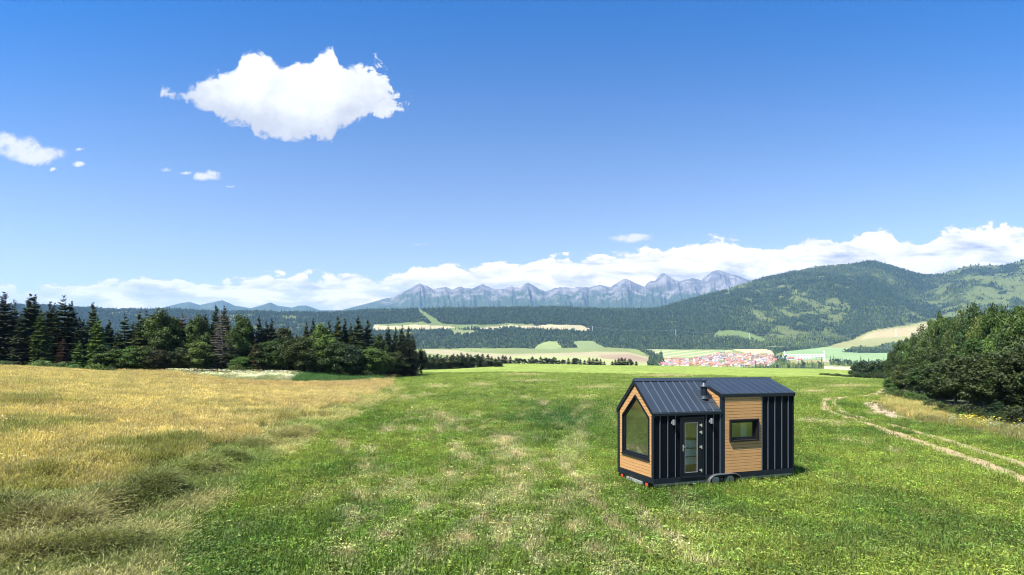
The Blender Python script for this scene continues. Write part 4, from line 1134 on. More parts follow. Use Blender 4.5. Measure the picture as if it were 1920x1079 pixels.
# darker trees filling the wood behind
nth = 0
for i in range(88):
    px = -60 + i * 9.6 + random.uniform(-5, 5)
    if px < 560: Y = random.uniform(104, 116)
    else: Y = random.uniform(114, 126)
    top = np.interp(px, [-60, 100, 160, 215, 300, 400, 520, 560, 700, 790], [590, 590, 602, 618, 606, 603, 622, 632, 622, 650]) + random.uniform(-8, 10)
    nth += 1
    xx = (px - HX) / F * Y; zb_ = H1(xx, Y)
    plant('sp' if i % 4 else 'sn', xx, Y, zofy(top, Y) - zb_, .95, DARK2, f'dark spruce deep in the wood, {ordw(nth)} tree of its second row', 'spruces inside the wood behind the golden grass')
for i, (px, py, Y, wd, c) in enumerate([(78, 672, 84, 1.3, (.10, .17, .06)), (112, 674, 83, 1.2, (.085, .14, .055)), (10, 673, 86, 1.2, (.07, .12, .05)), (137, 681, 83, 1.3, (.09, .16, .045)), (178, 677, 83, 1.4, BRT), (205, 684, 85, 1.3, MID), (445, 680, 95, 1.2, LTG), (688, 690, 99, 1.2, MIDB), (560, 688, 99, 1.2, MIDB)]):
    xx = (px - HX) / F * Y; zb_ = H1(xx, Y)
    plant('bu', xx, Y, max(zofy(py, Y) - zb_, 1.0), wd, c, f'low fresh-green bush, {ordw(i + 1)} along the near foot of the dark wood', 'bushes at the foot of the wood')

# trees standing at the far edge of the meadow
nth = 0
for (px, py, Y, k) in [(800, 668, 235, 'ss'), (806, 664, 238, 'ss'), (813, 666, 235, 'ss'), (820, 663, 240, 'ss'), (827, 666, 238, 'ss'), (832, 669, 235, 'ss'), (838, 665, 242, 'ss'), (845, 667, 238, 'ss'), (850, 663, 240, 'ss'), (858, 664, 236, 'ss'), (865, 661, 240, 'ss'), (870, 665, 238, 'ss'), (877, 662, 241, 'ss'), (883, 664, 236, 'ss'), (888, 668, 238, 'sd'), (895, 680, 232, 'sd'), (902, 670, 240, 'ss'),
                       (908, 678, 232, 'sd'), (915, 664, 240, 'ss'), (922, 668, 244, 'ss'), (929, 671, 240, 'ss'), (935, 668, 232, 'ss'), (940, 678, 232, 'ss'),
                       (897, 664, 330, 'sd'), (905, 663, 330, 'ss'), (943, 665, 360, 'ss'), (948, 667, 365, 'ss'), (957, 668, 370, 'ss'), (967, 672, 410, 'sd'), (975, 671, 410, 'sd'), (983, 673, 410, 'sd'), (991, 674, 415, 'sd'), (998, 668, 410, 'ss'), (1005, 673, 415, 'sd'), (1014, 668, 410, 'ss'), (1022, 670, 410, 'sd'), (1030, 672, 415, 'sd'), (1038, 671, 410, 'sd'), (1047, 675, 415, 'sd'),
                       (1056, 674, 415, 'sd'), (1066, 671, 415, 'ss'), (1075, 671, 415, 'ss'), (1080, 671, 415, 'sd'), (1088, 673, 415, 'ss'), (1096, 675, 418, 'ss'), (1105, 670, 415, 'ss'), (1112, 671, 415, 'ss'), (1119, 671, 415, 'ss'), (1126, 673, 418, 'ss'), (1133, 677, 418, 'ss'), (1148, 677, 418, 'ss'), (1154, 674, 415, 'ss'), (1160, 671, 418, 'ss'), (1166, 670, 418, 'ss'), (1172, 671, 418, 'ss'), (1182, 674, 418, 'sd'), (1193, 677, 420, 'ss')]:
    nth += 1
    xx = (px - HX) / F * Y; zb_ = H1(xx, Y)
    plant(k, xx, Y, zofy(py, Y) - zb_, 1.35 if k == 'sd' else 1.75, DARK if k == 'ss' else (.03, .052, .024), f"dark {'spruce' if k == 'ss' else 'leafy tree'}, {ordw(nth)} in the row on the meadow's far brow, starting beside the wood", "row of trees on the meadow's far brow")

# right-hand copse
RC = [(1664, 690, 104, 'dc', .6), (1672, 660, 100, 'dc', .5), (1684, 642, 97, 'bi', .6), (1698, 638, 94, 'dc', .5), (1713, 629, 90, 'dc', .5), (1728, 614, 85, 'bi', .62), (1744, 597, 81, 'dc', .48), (1763, 589, 78, 'dc', .5), (1775, 601, 74, 'bi', .6), (1783, 616, 72, 'dc', .5), (1792, 592, 69, 'dc', .46), (1808, 581, 66, 'bi', .6), (1825, 572, 64, 'dc', .5),
      (1838, 592, 61, 'dc', .5), (1850, 583, 59, 'bi', .6), (1863, 575, 57, 'dc', .46), (1884, 576, 54, 'dc', .5), (1898, 588, 52, 'bi', .6), (1909, 571, 51, 'dc', .5), (1930, 584, 50, 'dc', .55), (1952, 568, 49, 'dc', .6), (1985, 577, 48, 'dc', .7), (2030, 562, 47, 'dc', .8), (2080, 570, 46, 'dc', .9), (2140, 560, 46, 'dc', .9)]
nth = 0
for (px, py, Y, k, wd) in RC:
    nth += 1
    xx = (px - HX) / F * Y; zb_ = H1(xx, Y)
    plant(k, xx, Y, zofy(py - 3, Y) - zb_, wd * .88, random.choice([(.074, .108, .028), (.048, .080, .022), (.100, .140, .036), (.056, .095, .028)]), f"tall {'birch' if k == 'bi' else 'leafy tree'}, {ordw(nth)} along the copse by the gravel track, counting from its far tip", 'trees of the copse beside the track')
nth = 0
for (px, py, Y, wd, c) in [(1690, 672, 84, 1.0, (.06, .075, .035)), (1678, 690, 82, 1.1, LTG), (1708, 668, 78, 1.0, MID), (1722, 676, 72, 1.0, (.065, .08, .03)), (1745, 665, 68, 1.0, MID), (1768, 658, 63, .95, MIDB), (1792, 650, 58, .9, (.055, .08, .026)), (1822, 650, 54, .9, MIDB), (1850, 648, 50, .9, (.045, .07, .024)), (1880, 640, 48, .9, MIDB), (1912, 640, 46, .9, DARK), (1950, 640, 45, 1, MIDB), (1735, 640, 77, .9, MID), (1770, 630, 70, .9, MIDB), (1840, 615, 58, .85, MID), (1905, 615, 51, .85, MIDB)]:
    nth += 1
    xx = (px - HX) / F * Y; zb_ = H1(xx, Y)
    hgt = zofy(py + 12, Y) - zb_
    plant('dc', xx, Y, hgt, wd * min(1.5, 8 / hgt), c, f'lower leafy tree, {ordw(nth)} in the front fringe of the copse by the track', 'lower trees fringing the copse')
nth = 0
for (px, py, Y, wd, c) in [(1672, 722, 79, 1.2, LTG), (1690, 728, 74, 1.3, LTG), (1708, 730, 69, 1.3, (.08, .14, .035)), (1726, 735, 66, 1.2, (.08, .13, .035)), (1748, 745, 59, 1.2, MID), (1772, 752, 55, 1.1, MIDB), (1790, 760, 51, 1.2, BRT), (1815, 752, 50, 1.2, MIDB), (1838, 765, 48, 1.1, MID), (1905, 752, 44, 1.2, MIDB), (1925, 760, 43, 1.2, DARK), (1758, 768, 54, 1.1, BRT), (1805, 775, 49, 1.1, (.07, .14, .03)), (1780, 762, 53, 1.2, MID), (1860, 772, 46, 1.2, MIDB), (1885, 765, 45, 1.2, MID), (1945, 760, 43, 1.2, MID)]:
    nth += 1; Y *= .95
    xx = (px - HX) / F * Y; zb_ = H1(xx, Y)
    plant('bu', xx, Y, max(zofy(py, Y) - zb_, .9), wd, c, f'leafy shrub, {ordw(nth)} along the foot of the copse beside the weedy verge', 'shrubs at the foot of the copse')
Y = 44.5; xx = (1868 - HX) / F * Y
plant('ss', xx, Y, zofy(748, Y) - H1(xx, Y), 2.0, (.035, .07, .028), 'small bushy young spruce in front of the copse above the flowery verge', None)
# copse behind, at the head of the tracks, and the low hedge
nth = 0
for (px, py, Y, wd) in [(1600, 684, 185, 1.0), (1609, 681, 188, 1.1), (1618, 680, 186, 1.1), (1627, 683, 184, 1.1), (1637, 681, 182, 1.0), (1645, 678, 184, 1.0), (1653, 679, 180, 1.1), (1661, 676, 176, 1.1), (1672, 672, 172, 1.1)]:
    nth += 1
    xx = (px - HX) / F * Y; zb_ = H1(xx, Y)
    plant('sd', xx, Y, zofy(py, Y) - zb_ + .3, wd * 1.1, (.038, .062, .026), f'dark leafy tree, {ordw(nth)} of the clump where the meadow ends past the ruts', 'clump of trees at the end of the meadow')
nth = 0
for i in range(20):
    px = 1540 + i * 7; Y = 176 - i * 1.2 + random.uniform(-2, 2); nth += 1
    xx = (px - HX) / F * Y; zb_ = H1(xx, Y)
    plant('bu', xx, Y, (1.0 if i < 9 else 1.9) * random.uniform(.8, 1.2), 1.4, (.045, .065, .024), f'low dark shrub, {ordw(nth)} of the hedge closing the meadow behind the tiny house', 'shrubs of the low hedge closing the meadow')

# ------------------------------------------------------------------ far forest
def farcon(name, seed, n=7, dec=False):
    r = np.random.default_rng(seed); V = []; Fc = []; tn = []
    if not dec:
        for (z0, z1, rad) in ((.5, 6.5, 2.5), (4.2, 11, 1.9), (8.5, 15.5, 1.15)):
            b = len(V); c0 = r.uniform(.2, .8)
            V.append((0, 0, z1)); tn.append(c0 + .3)
            for k in range(n):
                a = 6.283 * k / n; q = rad * r.uniform(.72, 1.2); V.append((q * math.cos(a), q * math.sin(a), z0 + r.uniform(-.5, .5))); tn.append(c0 * .7)
            for k in range(n): Fc.append((b, b + 1 + k, b + 1 + (k + 1) % n))
    else:
        for q in range(5):
            c_ = Vector((r.normal(0, 1.6), r.normal(0, 1.6), r.uniform(3, 7.5))); rad = r.uniform(1.8, 2.9); b = len(V); c0 = r.uniform(.2, 1)
            for z_, rr_ in ((-.9, .3), (-.2, 1.0), (.6, .75), (1.0, .1)):
                for k in range(6):
                    a = 6.283 * k / 6 + z_; g = rad * rr_ * r.uniform(.75, 1.2); V.append((c_.x + g * math.cos(a), c_.y + g * math.sin(a), c_.z + rad * z_)); tn.append(c0 + r.uniform(-.2, .2))
            for l in range(3):
                for k in range(6):
                    a, c2, d, e = b + l * 6 + k, b + l * 6 + (k + 1) % 6, b + (l + 1) * 6 + (k + 1) % 6, b + (l + 1) * 6 + k
                    Fc += [(a, c2, d), (a, d, e)]
    me = bpy.data.meshes.new(name); me.from_pydata(V, [], Fc); me.update()
    a_ = me.attributes.new('tone', 'FLOAT', 'POINT'); a_.data.foreach_set('value', tn); me.materials.append(M_FARTREE)
    return bpy.data.objects.new(name, me)
FV = [farcon('far_conifer', 500 + i) for i in range(4)] + [farcon('far_leafy', 510 + i, dec=True) for i in range(3)]
NF = 210000
qx = rng.uniform(-60, 2000, NF); qy = 486 + rng.uniform(0, 1, NF) * 206
xx, yy = cast(qx, qy, 900, 5000)
ok = ~np.isnan(yy); xx, yy = xx[ok], yy[ok]
rx_, ry_ = zip(*YRID)
# extra ones along the crest so the skyline is toothed
qx = rng.uniform(-60, 2000, 9000); yc = np.interp(qx, rx_, ry_) + rng.uniform(-160, 60, 9000)
xx = np.concatenate([xx, (qx - HX) / F * yc]); yy = np.concatenate([yy, yc])
xx += rng.normal(0, 5, len(xx)); yy += rng.normal(0, 14, len(yy))
col, den = far_cover(xx, yy)
keep = rng.uniform(size=len(xx)) < den * np.where(col[:, 0] > .06, .55, .8)
xx, yy, den, col = xx[keep], yy[keep], den[keep], col[keep]
ppx, ppy = project(xx, yy)
n2 = fbm(xx, yy, 1 / 220.0, 105, 3)
openp = sstep(col[:, 0], .05, .12)
scrub = (rng.uniform(size=len(xx)) < np.clip((n2 - .36) * 3 * sstep(ppx, 1250, 1450) + .10 + openp * .85 + .3 * (ppy > 630), 0, .97))
kk = np.where(scrub, rng.integers(4, 7, len(xx)), rng.integers(0, 4, len(xx)))
c = np.where(scrub[:, None], L((.095, .130, .034)) * rng.uniform(.45, 1.6, (len(xx), 1)), L((.028, .048, .020)) * rng.uniform(.5, 1.8, (len(xx), 1)))
sc = np.where(scrub, rng.uniform(.45, .9, len(xx)), rng.uniform(.75, 1.3, len(xx))) * np.where(yy < 2400, .75, 1.0)
sc *= np.where(openp > .5, .75, 1.0)
print('far trees', len(xx))
scatter('forest', np.stack([xx, yy, H(xx, yy) - .8], 1), np.stack([np.zeros(len(xx)), np.zeros(len(xx)), rng.uniform(0, 6.28, len(xx))], 1), np.stack([sc, sc, sc * np.where(scrub, 1.0, rng.uniform(1.0, 1.7, len(xx)))], 1), c, kk, FV,
        'dense dark conifer forest and scrub covering the hills beyond the valley', 'forest')

# ------------------------------------------------------------------ village
M_PLASTER, t, o = mat('house_plaster')
principled(t, o, t.nodes.new('ShaderNodeObjectInfo').outputs['Color'], .9, 0, .2)
M_TILE, t, o = mat('house_roof')
principled(t, o, t.nodes.new('ShaderNodeObjectInfo').outputs['Color'], .8, 0, .2)
M_DKGLASS = simple('dark_pane', (0.04, 0.05, 0.06), .2)
def vhouse(i):
    w_, l_, h_ = [(7.5, 9, 4.4), (8, 12, 5.0), (9, 10, 5.6)][i]
    a = MB().prism([(-l_ / 2, -w_ / 2, 0), (-l_ / 2, w_ / 2, 0), (-l_ / 2, w_ / 2, h_), (-l_ / 2, 0, h_ + w_ * .42), (-l_ / 2, -w_ / 2, h_)], (l_, 0, 0)).mesh('wall', M_PLASTER)
    r = MB(); k = .55; e = .3
    for s_ in (-1, 1):
        r.prism([(-l_ / 2 - e, s_ * (w_ / 2 + k), h_ - k * .84 + .15), (-l_ / 2 - e, 0, h_ + w_ * .42 + .15), (-l_ / 2 - e, 0, h_ + w_ * .42 + .5), (-l_ / 2 - e, s_ * (w_ / 2 + k), h_ - k * .84 + .5)], (l_ + 2 * e, 0, 0))
    r.box(l_ * .2, l_ * .2 + .7, .5, 1.2, h_ + 1, h_ + w_ * .42 + 1.3)
    r = r.mesh('roof', M_TILE)
    g = MB()
    for s_ in (-1, 1):
        for q in (-.28, 0, .28): g.box(l_ * q - .6, l_ * q + .6, s_ * w_ / 2 - .04, s_ * w_ / 2 + .04, 1.2, 2.6)
    return a, r, g.mesh('window_panes', M_DKGLASS)
VH = [vhouse(i) for i in range(3)]
WC = [((.72, .70, .67), 'white'), ((.72, .70, .67), 'white'), ((.60, .52, .37), 'cream'), ((.52, .53, .54), 'pale grey'), ((.50, .34, .17), 'ochre'), ((.50, .44, .34), 'beige')]
RC_ = [((.42, .15, .12), 'red'), ((.40, .19, .15), 'brick-red'), ((.50, .25, .17), 'orange'), ((.19, .19, .23), 'slate-grey'), ((.38, .14, .13), 'red'), ((.24, .13, .14), 'dull maroon'), ((.44, .29, .28), 'pinkish'), ((.26, .25, .29), 'grey'), ((.38, .17, .13), 'red')]
VR = [(687.5, 1233, 1442), (685.5, 1238, 1450), (683, 1238, 1452), (680.5, 1240, 1455), (678, 1243, 1458), (675.5, 1252, 1460), (673.5, 1300, 1462), (671.5, 1318, 1462), (669.5, 1328, 1455), (667.5, 1334, 1446), (665.5, 1338, 1420), (663.5, 1345, 1362)]
for ri, (row, xa, xb) in enumerate(VR):
    nn = int((xb - xa) / 8.0)
    for k in range(nn):
        px = xa + (k + .5 + random.uniform(-.3, .3)) * (xb - xa) / nn
        if random.random() < .10 or (ri in (3, 4, 5) and 1290 < px < 1306 and random.random() < .7): continue
        x_, y_ = cast1(px, row + random.uniform(-.9, .9), 950, 2600)
        if y_ != y_: continue
        wc, wn = random.choice(WC); rc, rn = random.choice(RC_)
        a, r, g = random.choice(VH)
        e = empty('village_house', (x_, y_, H1(x_, y_) - .4), random.choice([0.15, .25, 1.72, 1.8, -.2]) + random.uniform(-.1, .1), random.uniform(.72, .95))
        tag(e, f'{wn} house with {rn} roof, {ordw(k + 1)} along the {ordw(ri + 1)} row of the village', 'house', 'houses of the valley village')
        for me, c_ in ((a, wc), (r, rc), (g, (1, 1, 1))):
            q = bpy.data.objects.new(me.name.split('.')[0], me); link(q, e); v = random.uniform(.85, 1.1); q.color = (*[min(1, z * v) for z in c_], 1)
# farm: long white barns with a mast and silos
M_BARN = simple('white_barn_wall', (.74, .72, .68), .8, 0, .08, .1)
M_BARNR = simple('pale_barn_roof', (.66, .60, .56), .8, 0, .1, .1)
M_DKRED = simple('dull_red_sheet', (.40, .10, .09), .7, 0, .15, .1)
M_VIO = simple('grey_violet_sheet', (.30, .27, .36), .7, 0, .15, .1)
def barn(px0, px1, py, depth, hgt, wm, rm, label, ridge=.25):
    x0, y0 = cast1(px0, py, 950, 2600); x1, y1 = cast1(px1, py, 950, 2600)
    Ln = math.hypot(x1 - x0, y1 - y0); ang = math.atan2(y1 - y0, x1 - x0)
    zb_ = min(H1(x0, y0), H1(x1, y1)) - .5
    e = tag(empty('farm_building', (x0, y0, zb_), ang), label, 'barn', 'farm buildings past the village')
    hz = hgt + abs(H1(x0, y0) - H1(x1, y1))
    MB().prism([(0, 0, 0), (0, depth, 0), (0, depth, hz), (0, depth / 2, hz + depth * ridge), (0, 0, hz)], (Ln, 0, 0)).build('wall', wm, e)
    r = MB()
    for a_, b_ in ((-.8, depth / 2), (depth + .8, depth / 2)):
        r.prism([(-.5, a_, hz - .8 * 2 * ridge + .15), (-.5, b_, hz + depth * ridge + .15), (-.5, b_, hz + depth * ridge + .6), (-.5, a_, hz - .8 * 2 * ridge + .6)], (Ln + 1, 0, 0))
    r.build('roof', rm, e)
    g = MB(); n = max(2, int(Ln / 9))
    for k in range(n): g.box(Ln * (k + .5) / n - 1.6, Ln * (k + .5) / n + 1.6, -.06, .05, hz * .4, hz * .7)
    g.build('window_panes', M_DKGLASS, e)
    return e
barn(1474, 1547, 668.5, 12, 3.6, M_BARN, M_BARNR, 'longest white barn standing before the pale green field')
barn(1494, 1522, 673.5, 10, 4.5, M_BARN, M_BARNR, 'shorter white barn in front of the long white one')
barn(1527, 1546, 671.5, 9, 3.0, M_BARN, M_BARNR, 'small white shed below the tall mast of the farm')
barn(1466, 1478, 675.5, 12, 5, M_BARN, M_VIO, 'barn with grey-violet roof nearest the village')
barn(1478, 1490, 674.5, 12, 4, M_BARN, M_DKRED, 'barn with dull red roof among the farm sheds')
barn(1496, 1504, 676.5, 8, 3, M_BARN, M_DKRED, 'little red-roofed shed in front of the farm barns')
barn(1462, 1469, 671.5, 10, 4, M_BARN, M_BARNR, 'pale gabled barn at the village end of the farm')
for i, (px, py, h_) in enumerate([(1471, 671, 22), (1545.5, 677, 32)]):
    x_, y_ = cast1(px, py, 950, 2600)
    e = tag(empty('farm_tower', (x_, y_, H1(x_, y_) - .5)), ['pale grain tower at the village end of the long white barn', 'red-tipped white feed tower at the far end of the long barn'][i], 'tower', 'farm towers')
    mb = MB()
    mb.tube([(0, 0, 0), (0, 0, h_ * .72)], [2.0 if i == 0 else 1.3] * 2, 10); mb.lathe([(2.1 if i == 0 else 1.5, h_ * .72), (2.3, h_ * .76), (1.7, h_ * .84), (.3, h_ * .9)], 10)
    mb.build('shaft', M_BARN, e)
    MB().tube([(0, 0, h_ * .88), (0, 0, h_)], [.7, .35], 8).build('tip', M_RED if i else M_GALV, e)
    if i:
        lg = MB(); 
        for s_ in (-3, 3): lg.tube([(s_, 0, 0), (s_ * .3, 0, h_ * .6)], [.35, .3], 6)
        lg.build('brace', M_BARN, e)

# power line
M_PYL = simple('pylon_steel', (.62, .64, .66), .6, .2, .05, .1)
def pylon_mesh():
    mb = MB(); h_ = 34; bt = 2.6; tp = .6
    cs_ = [(-1, -1), (1, -1), (1, 1), (-1, 1)]
    for a, b in cs_: mb.tube([(a * bt, b * bt, 0), (a * tp, b * tp, h_)], [.28, .2], 4)
    for k in range(6):
        z0, z1 = h_ * k / 6, h_ * (k + 1) / 6; r0_, r1_ = bt + (tp - bt) * k / 6, bt + (tp - bt) * (k + 1) / 6
        for q in range(4):
            a, b = cs_[q], cs_[(q + 1) % 4]
            mb.tube([(a[0] * r0_, a[1] * r0_, z0), (b[0] * r1_, b[1] * r1_, z1)], .13, 4); mb.tube([(b[0] * r0_, b[1] * r0_, z0), (a[0] * r1_, a[1] * r1_, z1)], .13, 4)
    arm = MB()
    for z_, l_ in ((h_ - 1, 7.5), (h_ - 6, 5.5)):
        for s_ in (-1, 1):
            arm.tube([(s_ * .5, 0, z_ + 1.2), (s_ * l_, 0, z_)], [.3, .18], 4); arm.tube([(s_ * .5, 0, z_ - .6), (s_ * l_, 0, z_)], [.3, .18], 4)
    ins = MB()
    for s_ in (-1, 1): ins.tube([(s_ * 7.4, 0, h_ - 1), (s_ * 7.4, 0, h_ - 3)], .25, 5); ins.tube([(s_ * 5.4, 0, h_ - 6), (s_ * 5.4, 0, h_ - 8)], .25, 5)
    return mb.mesh('mast', M_PYL), arm.mesh('crossarm', M_PYL), ins.mesh('insulators', M_GALV)
PM = pylon_mesh()
PYL = [(882, 619.5, 8, 'beyond the pale field strip, nearest the ski-slope clearing'), (1011, 620.5, 9.5, 'in the middle of the pale cornfield strip'), (1111, 625, 13, 'at the right-hand tip of the pale field strip'), (1267, 632, 14, 'against the dark forest above the striped fields'), (1405, 638, 14, 'by the grassy knoll above the village'), (1679.5, 633, 16, 'on the tan slope above the copse')]
PYL[2] = (1111, 625, 13, 'at the tip of the pale field strip before the dark forest')
tops = []
for px, py, hp, wds in PYL:
    x_, y_ = cast1(px, py, 950, 4500)
    sc = hp * y_ / F / 34
    z_ = H1(x_, y_)
    e = tag(empty('power_pylon', (x_, y_, z_ - .5), 1.3 if px < 1600 else 1.0, sc), 'grey lattice power pylon ' + wds, 'pylon', 'pylons crossing the valley')
    for me in PM: link(bpy.data.objects.new(me.name.split('.')[0], me), e)
    ca, sa = math.cos(e.rotation_euler.z), math.sin(e.rotation_euler.z)
    tops.append([(x_ + ca * s_ * sc, y_ + sa * s_ * sc, z_ + 31 * sc) for s_ in (-7.4, 7.4)])
for i in range(len(tops) - 1):
    for s_ in (0, 1):
        a, b = Vector(tops[i][s_]), Vector(tops[i + 1][s_]); pts = []
        for k in range(17):
            f_ = k / 16; p = a.lerp(b, f_); p.z -= (a - b).length * .055 * 4 * f_ * (1 - f_) * .55; pts.append(p)
        ob = MB().tube(pts, .17, 4).build('power_cable', M_GALV)
        tag(ob, f"thin sagging power cable, {'near' if s_ == 0 else 'far'} one of the pair in the {ordw(i + 1)} span of the line", 'cable', 'power cables across the valley')
# lone trees on the bare right-hand ridge and in the fields
nth = 0
for (px, lo) in [(1820, 3), (1829, 3), (1835, 4), (1856, 4.5), (1880, 3.5), (1896, 3), (1904, 3), (1908, 3.5), (1915, 4), (1712, 4), (1722, 4), (1690, 4)]:
    Yc = np.interp(px, rx_, ry_) - 15; x_ = (px - HX) / F * Yc; nth += 1
    plant('ss' if px < 1800 else 'sd', x_, Yc, lo * Yc / F * 1.1, .8, DARK, f'tiny lone tree on the bare grassy ridge line, {ordw(nth)} of those against the clouds', 'lone trees on the grassy ridge')

# ------------------------------------------------------------------ THE TINY HOUSE (local frame: u along the long side, v depth, z up)
HO = tag(empty('tiny_house', (5.147, 19.12, 0), R(18.83)), 'black metal and light wood tiny house on wheels parked on the mown meadow', 'tiny house')
LN, WD, E1, E2, RG, RT = 6.615, 2.55, 2.96, 3.60, 4.135, 3.02
MV = WD / 2
Z0 = .37
def slope1(v): return E1 + (RG - E1) * (1 - abs(v - MV) / MV)
def slope2(v): return E2 + (RG - E2) * (1 - abs(v - MV) / MV)
TH = .10
RTK = .09    # roof build-up
# walls: front wall with door opening
def holed(mb, u0, u1, z0, z1, ho, v0, v1):
    a, b, c_, d = ho
    mb.box(u0, a, v0, v1, z0, z1); mb.box(b, u1, v0, v1, z0, z1)
    if c_ > z0: mb.box(a, b, v0, v1, z0, c_)
    if d < z1: mb.box(a, b, v0, v1, d, z1)
DOOR = (1.19, 2.19, .46, 2.73); BW = (3.45, 4.72, 1.80, 2.56)
w1 = MB(); holed(w1, .04, RT, Z0 + .17, E1 - RTK - .02, DOOR, .03, .03 + TH); w1.build('front_wall', M_METAL, HO)
w2 = MB(); holed(w2, RT + .16, LN - .04, Z0 + .17, E2 - RTK - .02, BW, .03, .03 + TH); w2.build('front_wall', M_METAL, HO)
MB().box(.04, LN - .04, WD - .03 - TH, WD - .03, Z0 + .17, E1 - RTK - .02).build('back_wall', M_METAL, HO)
MB().prism([(LN - .04 - TH, .135, Z0 + .17), (LN - .04 - TH, WD - .135, Z0 + .17), (LN - .04 - TH, WD - .135, slope2(WD) - .2), (LN - .04 - TH, MV, RG - .13), (LN - .04 - TH, .135, slope2(0) - .13)], (TH, 0, 0)).build('end_wall', M_METAL, HO)
# gable end: pentagon with pentagon hole
GW = [(.30, 1.20), (2.20, 1.20), (2.20, 2.73), (1.25, 3.57), (.30, 2.75)]
def ring(mb, outer, inner, u0, du):
    n = len(outer)
    for i in range(n):
        j = (i + 1) % n
        mb.prism([(u0, *outer[i]), (u0, *outer[j]), (u0, *inner[j]), (u0, *inner[i])], (du, 0, 0))
GO = [(.135, Z0 + .17), (WD - .135, Z0 + .17), (WD - .135, slope1(.135) - .12), (MV, RG - .13), (.135, slope1(.135) - .12)]
g = MB(); ring(g, GO, GW, .06, .08); g.build('gable_wall', M_METAL, HO)
# wooden boards on the gable
def vr_outer(z):
    if z <= slope1(.13) - .17: return (.13, WD - .13)
    k = (RG - .17 - z) / ((RG - E1) / MV); return (MV - k, MV + k)
def vr_hole(z):
    if z < 1.20 or z > 3.57: return None
    if z <= 2.74: return (.30, 2.20)
    k = (3.57 - z) / (3.57 - 2.74); return (1.25 - .95 * k, 1.25 + .95 * k)
gb = MB(); z = Z0 + .19; kb = 0; BH = .118; GAP = .011
while z < RG - .2:
    za, zb2 = z, min(z + BH - GAP, RG - .19)
    cuts = [za] + [c_ for c_ in (1.20, 2.74, 3.57, slope1(.13) - .17) if za < c_ < zb2] + [zb2]; kb += 1
    for a, b_ in zip(cuts[:-1], cuts[1:]):
        oa, ob_ = vr_outer(a + 1e-4), vr_outer(b_ - 1e-4); ha, hb = vr_hole(a + 1e-4), vr_hole(b_ - 1e-4)
        if ha and hb:
            segs = [((oa[0], ha[0]), (ob_[0], hb[0])), ((ha[1], oa[1]), (hb[1], ob_[1]))]
        else: segs = [(oa, ob_)]
        for (p, q) in segs:
            if p[1] - p[0] < .005 and q[1] - q[0] < .005: continue
            gb.prism([(.035, p[0], a), (.035, p[1], a), (.035, q[1], b_), (.035, q[0], b_)], (.024, 0, 0), kb * .137 % 1)
    z += BH
gb.build('gable_cladding', M_WOOD, HO)
# boards round the window of the bay
fb_ = MB(); z = Z0 + .19; kb = 3; UA, UB = RT + .165, 4.966
while z < E2 - .15:
    za, zb2 = z, min(z + BH - GAP, E2 - .14); kb += 1
    cuts = [za] + [c_ for c_ in (BW[2], BW[3]) if za < c_ < zb2] + [zb2]
    for a, b_ in zip(cuts[:-1], cuts[1:]):
        mid = (a + b_) / 2
        if BW[2] < mid < BW[3]: fb_.box(UA, BW[0], 0.0, .026, a, b_, kb * .173 % 1); fb_.box(BW[1], UB, 0.0, .026, a, b_, kb * .173 % 1)
        else: fb_.box(UA, UB, 0.0, .026, a, b_, kb * .173 % 1)
    z += BH
fb_.build('wood_cladding', M_WOOD, HO)
# cheek of the raised roof
ck = MB(); z = E1 + .02; kb = 5
while z < RG - .1:
    za, zb2 = z, min(z + BH - GAP, RG - .1)
    def vlim(zz):
        lo = (zz - E1) / ((RG - E1) / MV); hi = (zz - E2 + .14) / ((RG - E2) / MV)
        return max(.10, hi), lo
    kb += 1
    p, q = vlim(za), vlim(zb2)
    if p[1] - p[0] > 0 or q[1] - q[0] > 0:
        ck.prism([(RT + .01, min(p[0], p[1]), za), (RT + .01, p[1], za), (RT + .01, q[1], zb2), (RT + .01, min(q[0], q[1]), zb2)], (.03, 0, 0), kb * .21 % 1)
    z += BH
ck.build('cheek_cladding', M_WOOD, HO)
MB().prism([(RT + .045, .03, E1 - .05), (RT + .045, .03, E2 - .11), (RT + .045, MV, RG - .11), (RT + .045, WD - .03, E2 - .11), (RT + .045, WD - .03, E1 - .05), (RT + .045, MV, RG - .2)], (.06, 0, 0)).build('cheek_wall', M_METAL, HO)
# raised seams of the cladding
sm = MB()
for u_ in (.29, .625, .96, 2.33, 2.665, 2.98): sm.box(u_ - .011, u_ + .011, .002, .03, Z0 + .19, E1 - .115)
for u_ in (5.0, 5.30, 5.645, 6.0, 6.33): sm.box(u_ - .011, u_ + .011, .002, .03, Z0 + .19, E2 - .14)
sm.build('wall_seams', M_SEAM, HO)
# skirt, corner posts, fascias
tr = MB()
tr.box(0, 2.22, -.005, .06, Z0 - .02, Z0 + .168); tr.box(2.22, RT + .9, -.005, .06, Z0 + .07, Z0 + .168); tr.box(RT + .9, LN, -.005, .06, Z0 - .02, Z0 + .168)
tr.box(0, .06, .061, WD, Z0 - .02, Z0 + .168); tr.box(LN - .06, LN, .061, WD, Z0 - .02, Z0 + .168)
tr.box(0, .034, -.002, .13, Z0 + .169, slope1(0) - .13); tr.box(0, .034, WD - .13, WD, Z0 + .169, slope1(0) - .13)
tr.box(LN - .034, LN, -.002, .10, Z0 + .169, E2 - .13); tr.box(RT + .005, RT + .16, -.008, .029, Z0 + .169, E2 - .13); tr.box(RT + .001, RT + .012, -.008, .095, E1 - .1, E2 - .12)
tr.build('corner_trim', M_TRIM, HO)
fa = MB()
fa.box(-.02, RT, -.045, .028, E1 - .125, E1 + .005); fa.box(RT, LN + .02, -.045, .028, E2 - .135, E2 + .005)
fa.box(-.02, LN + .02, WD - .028, WD + .045, E1 - .125, E1 + .005)
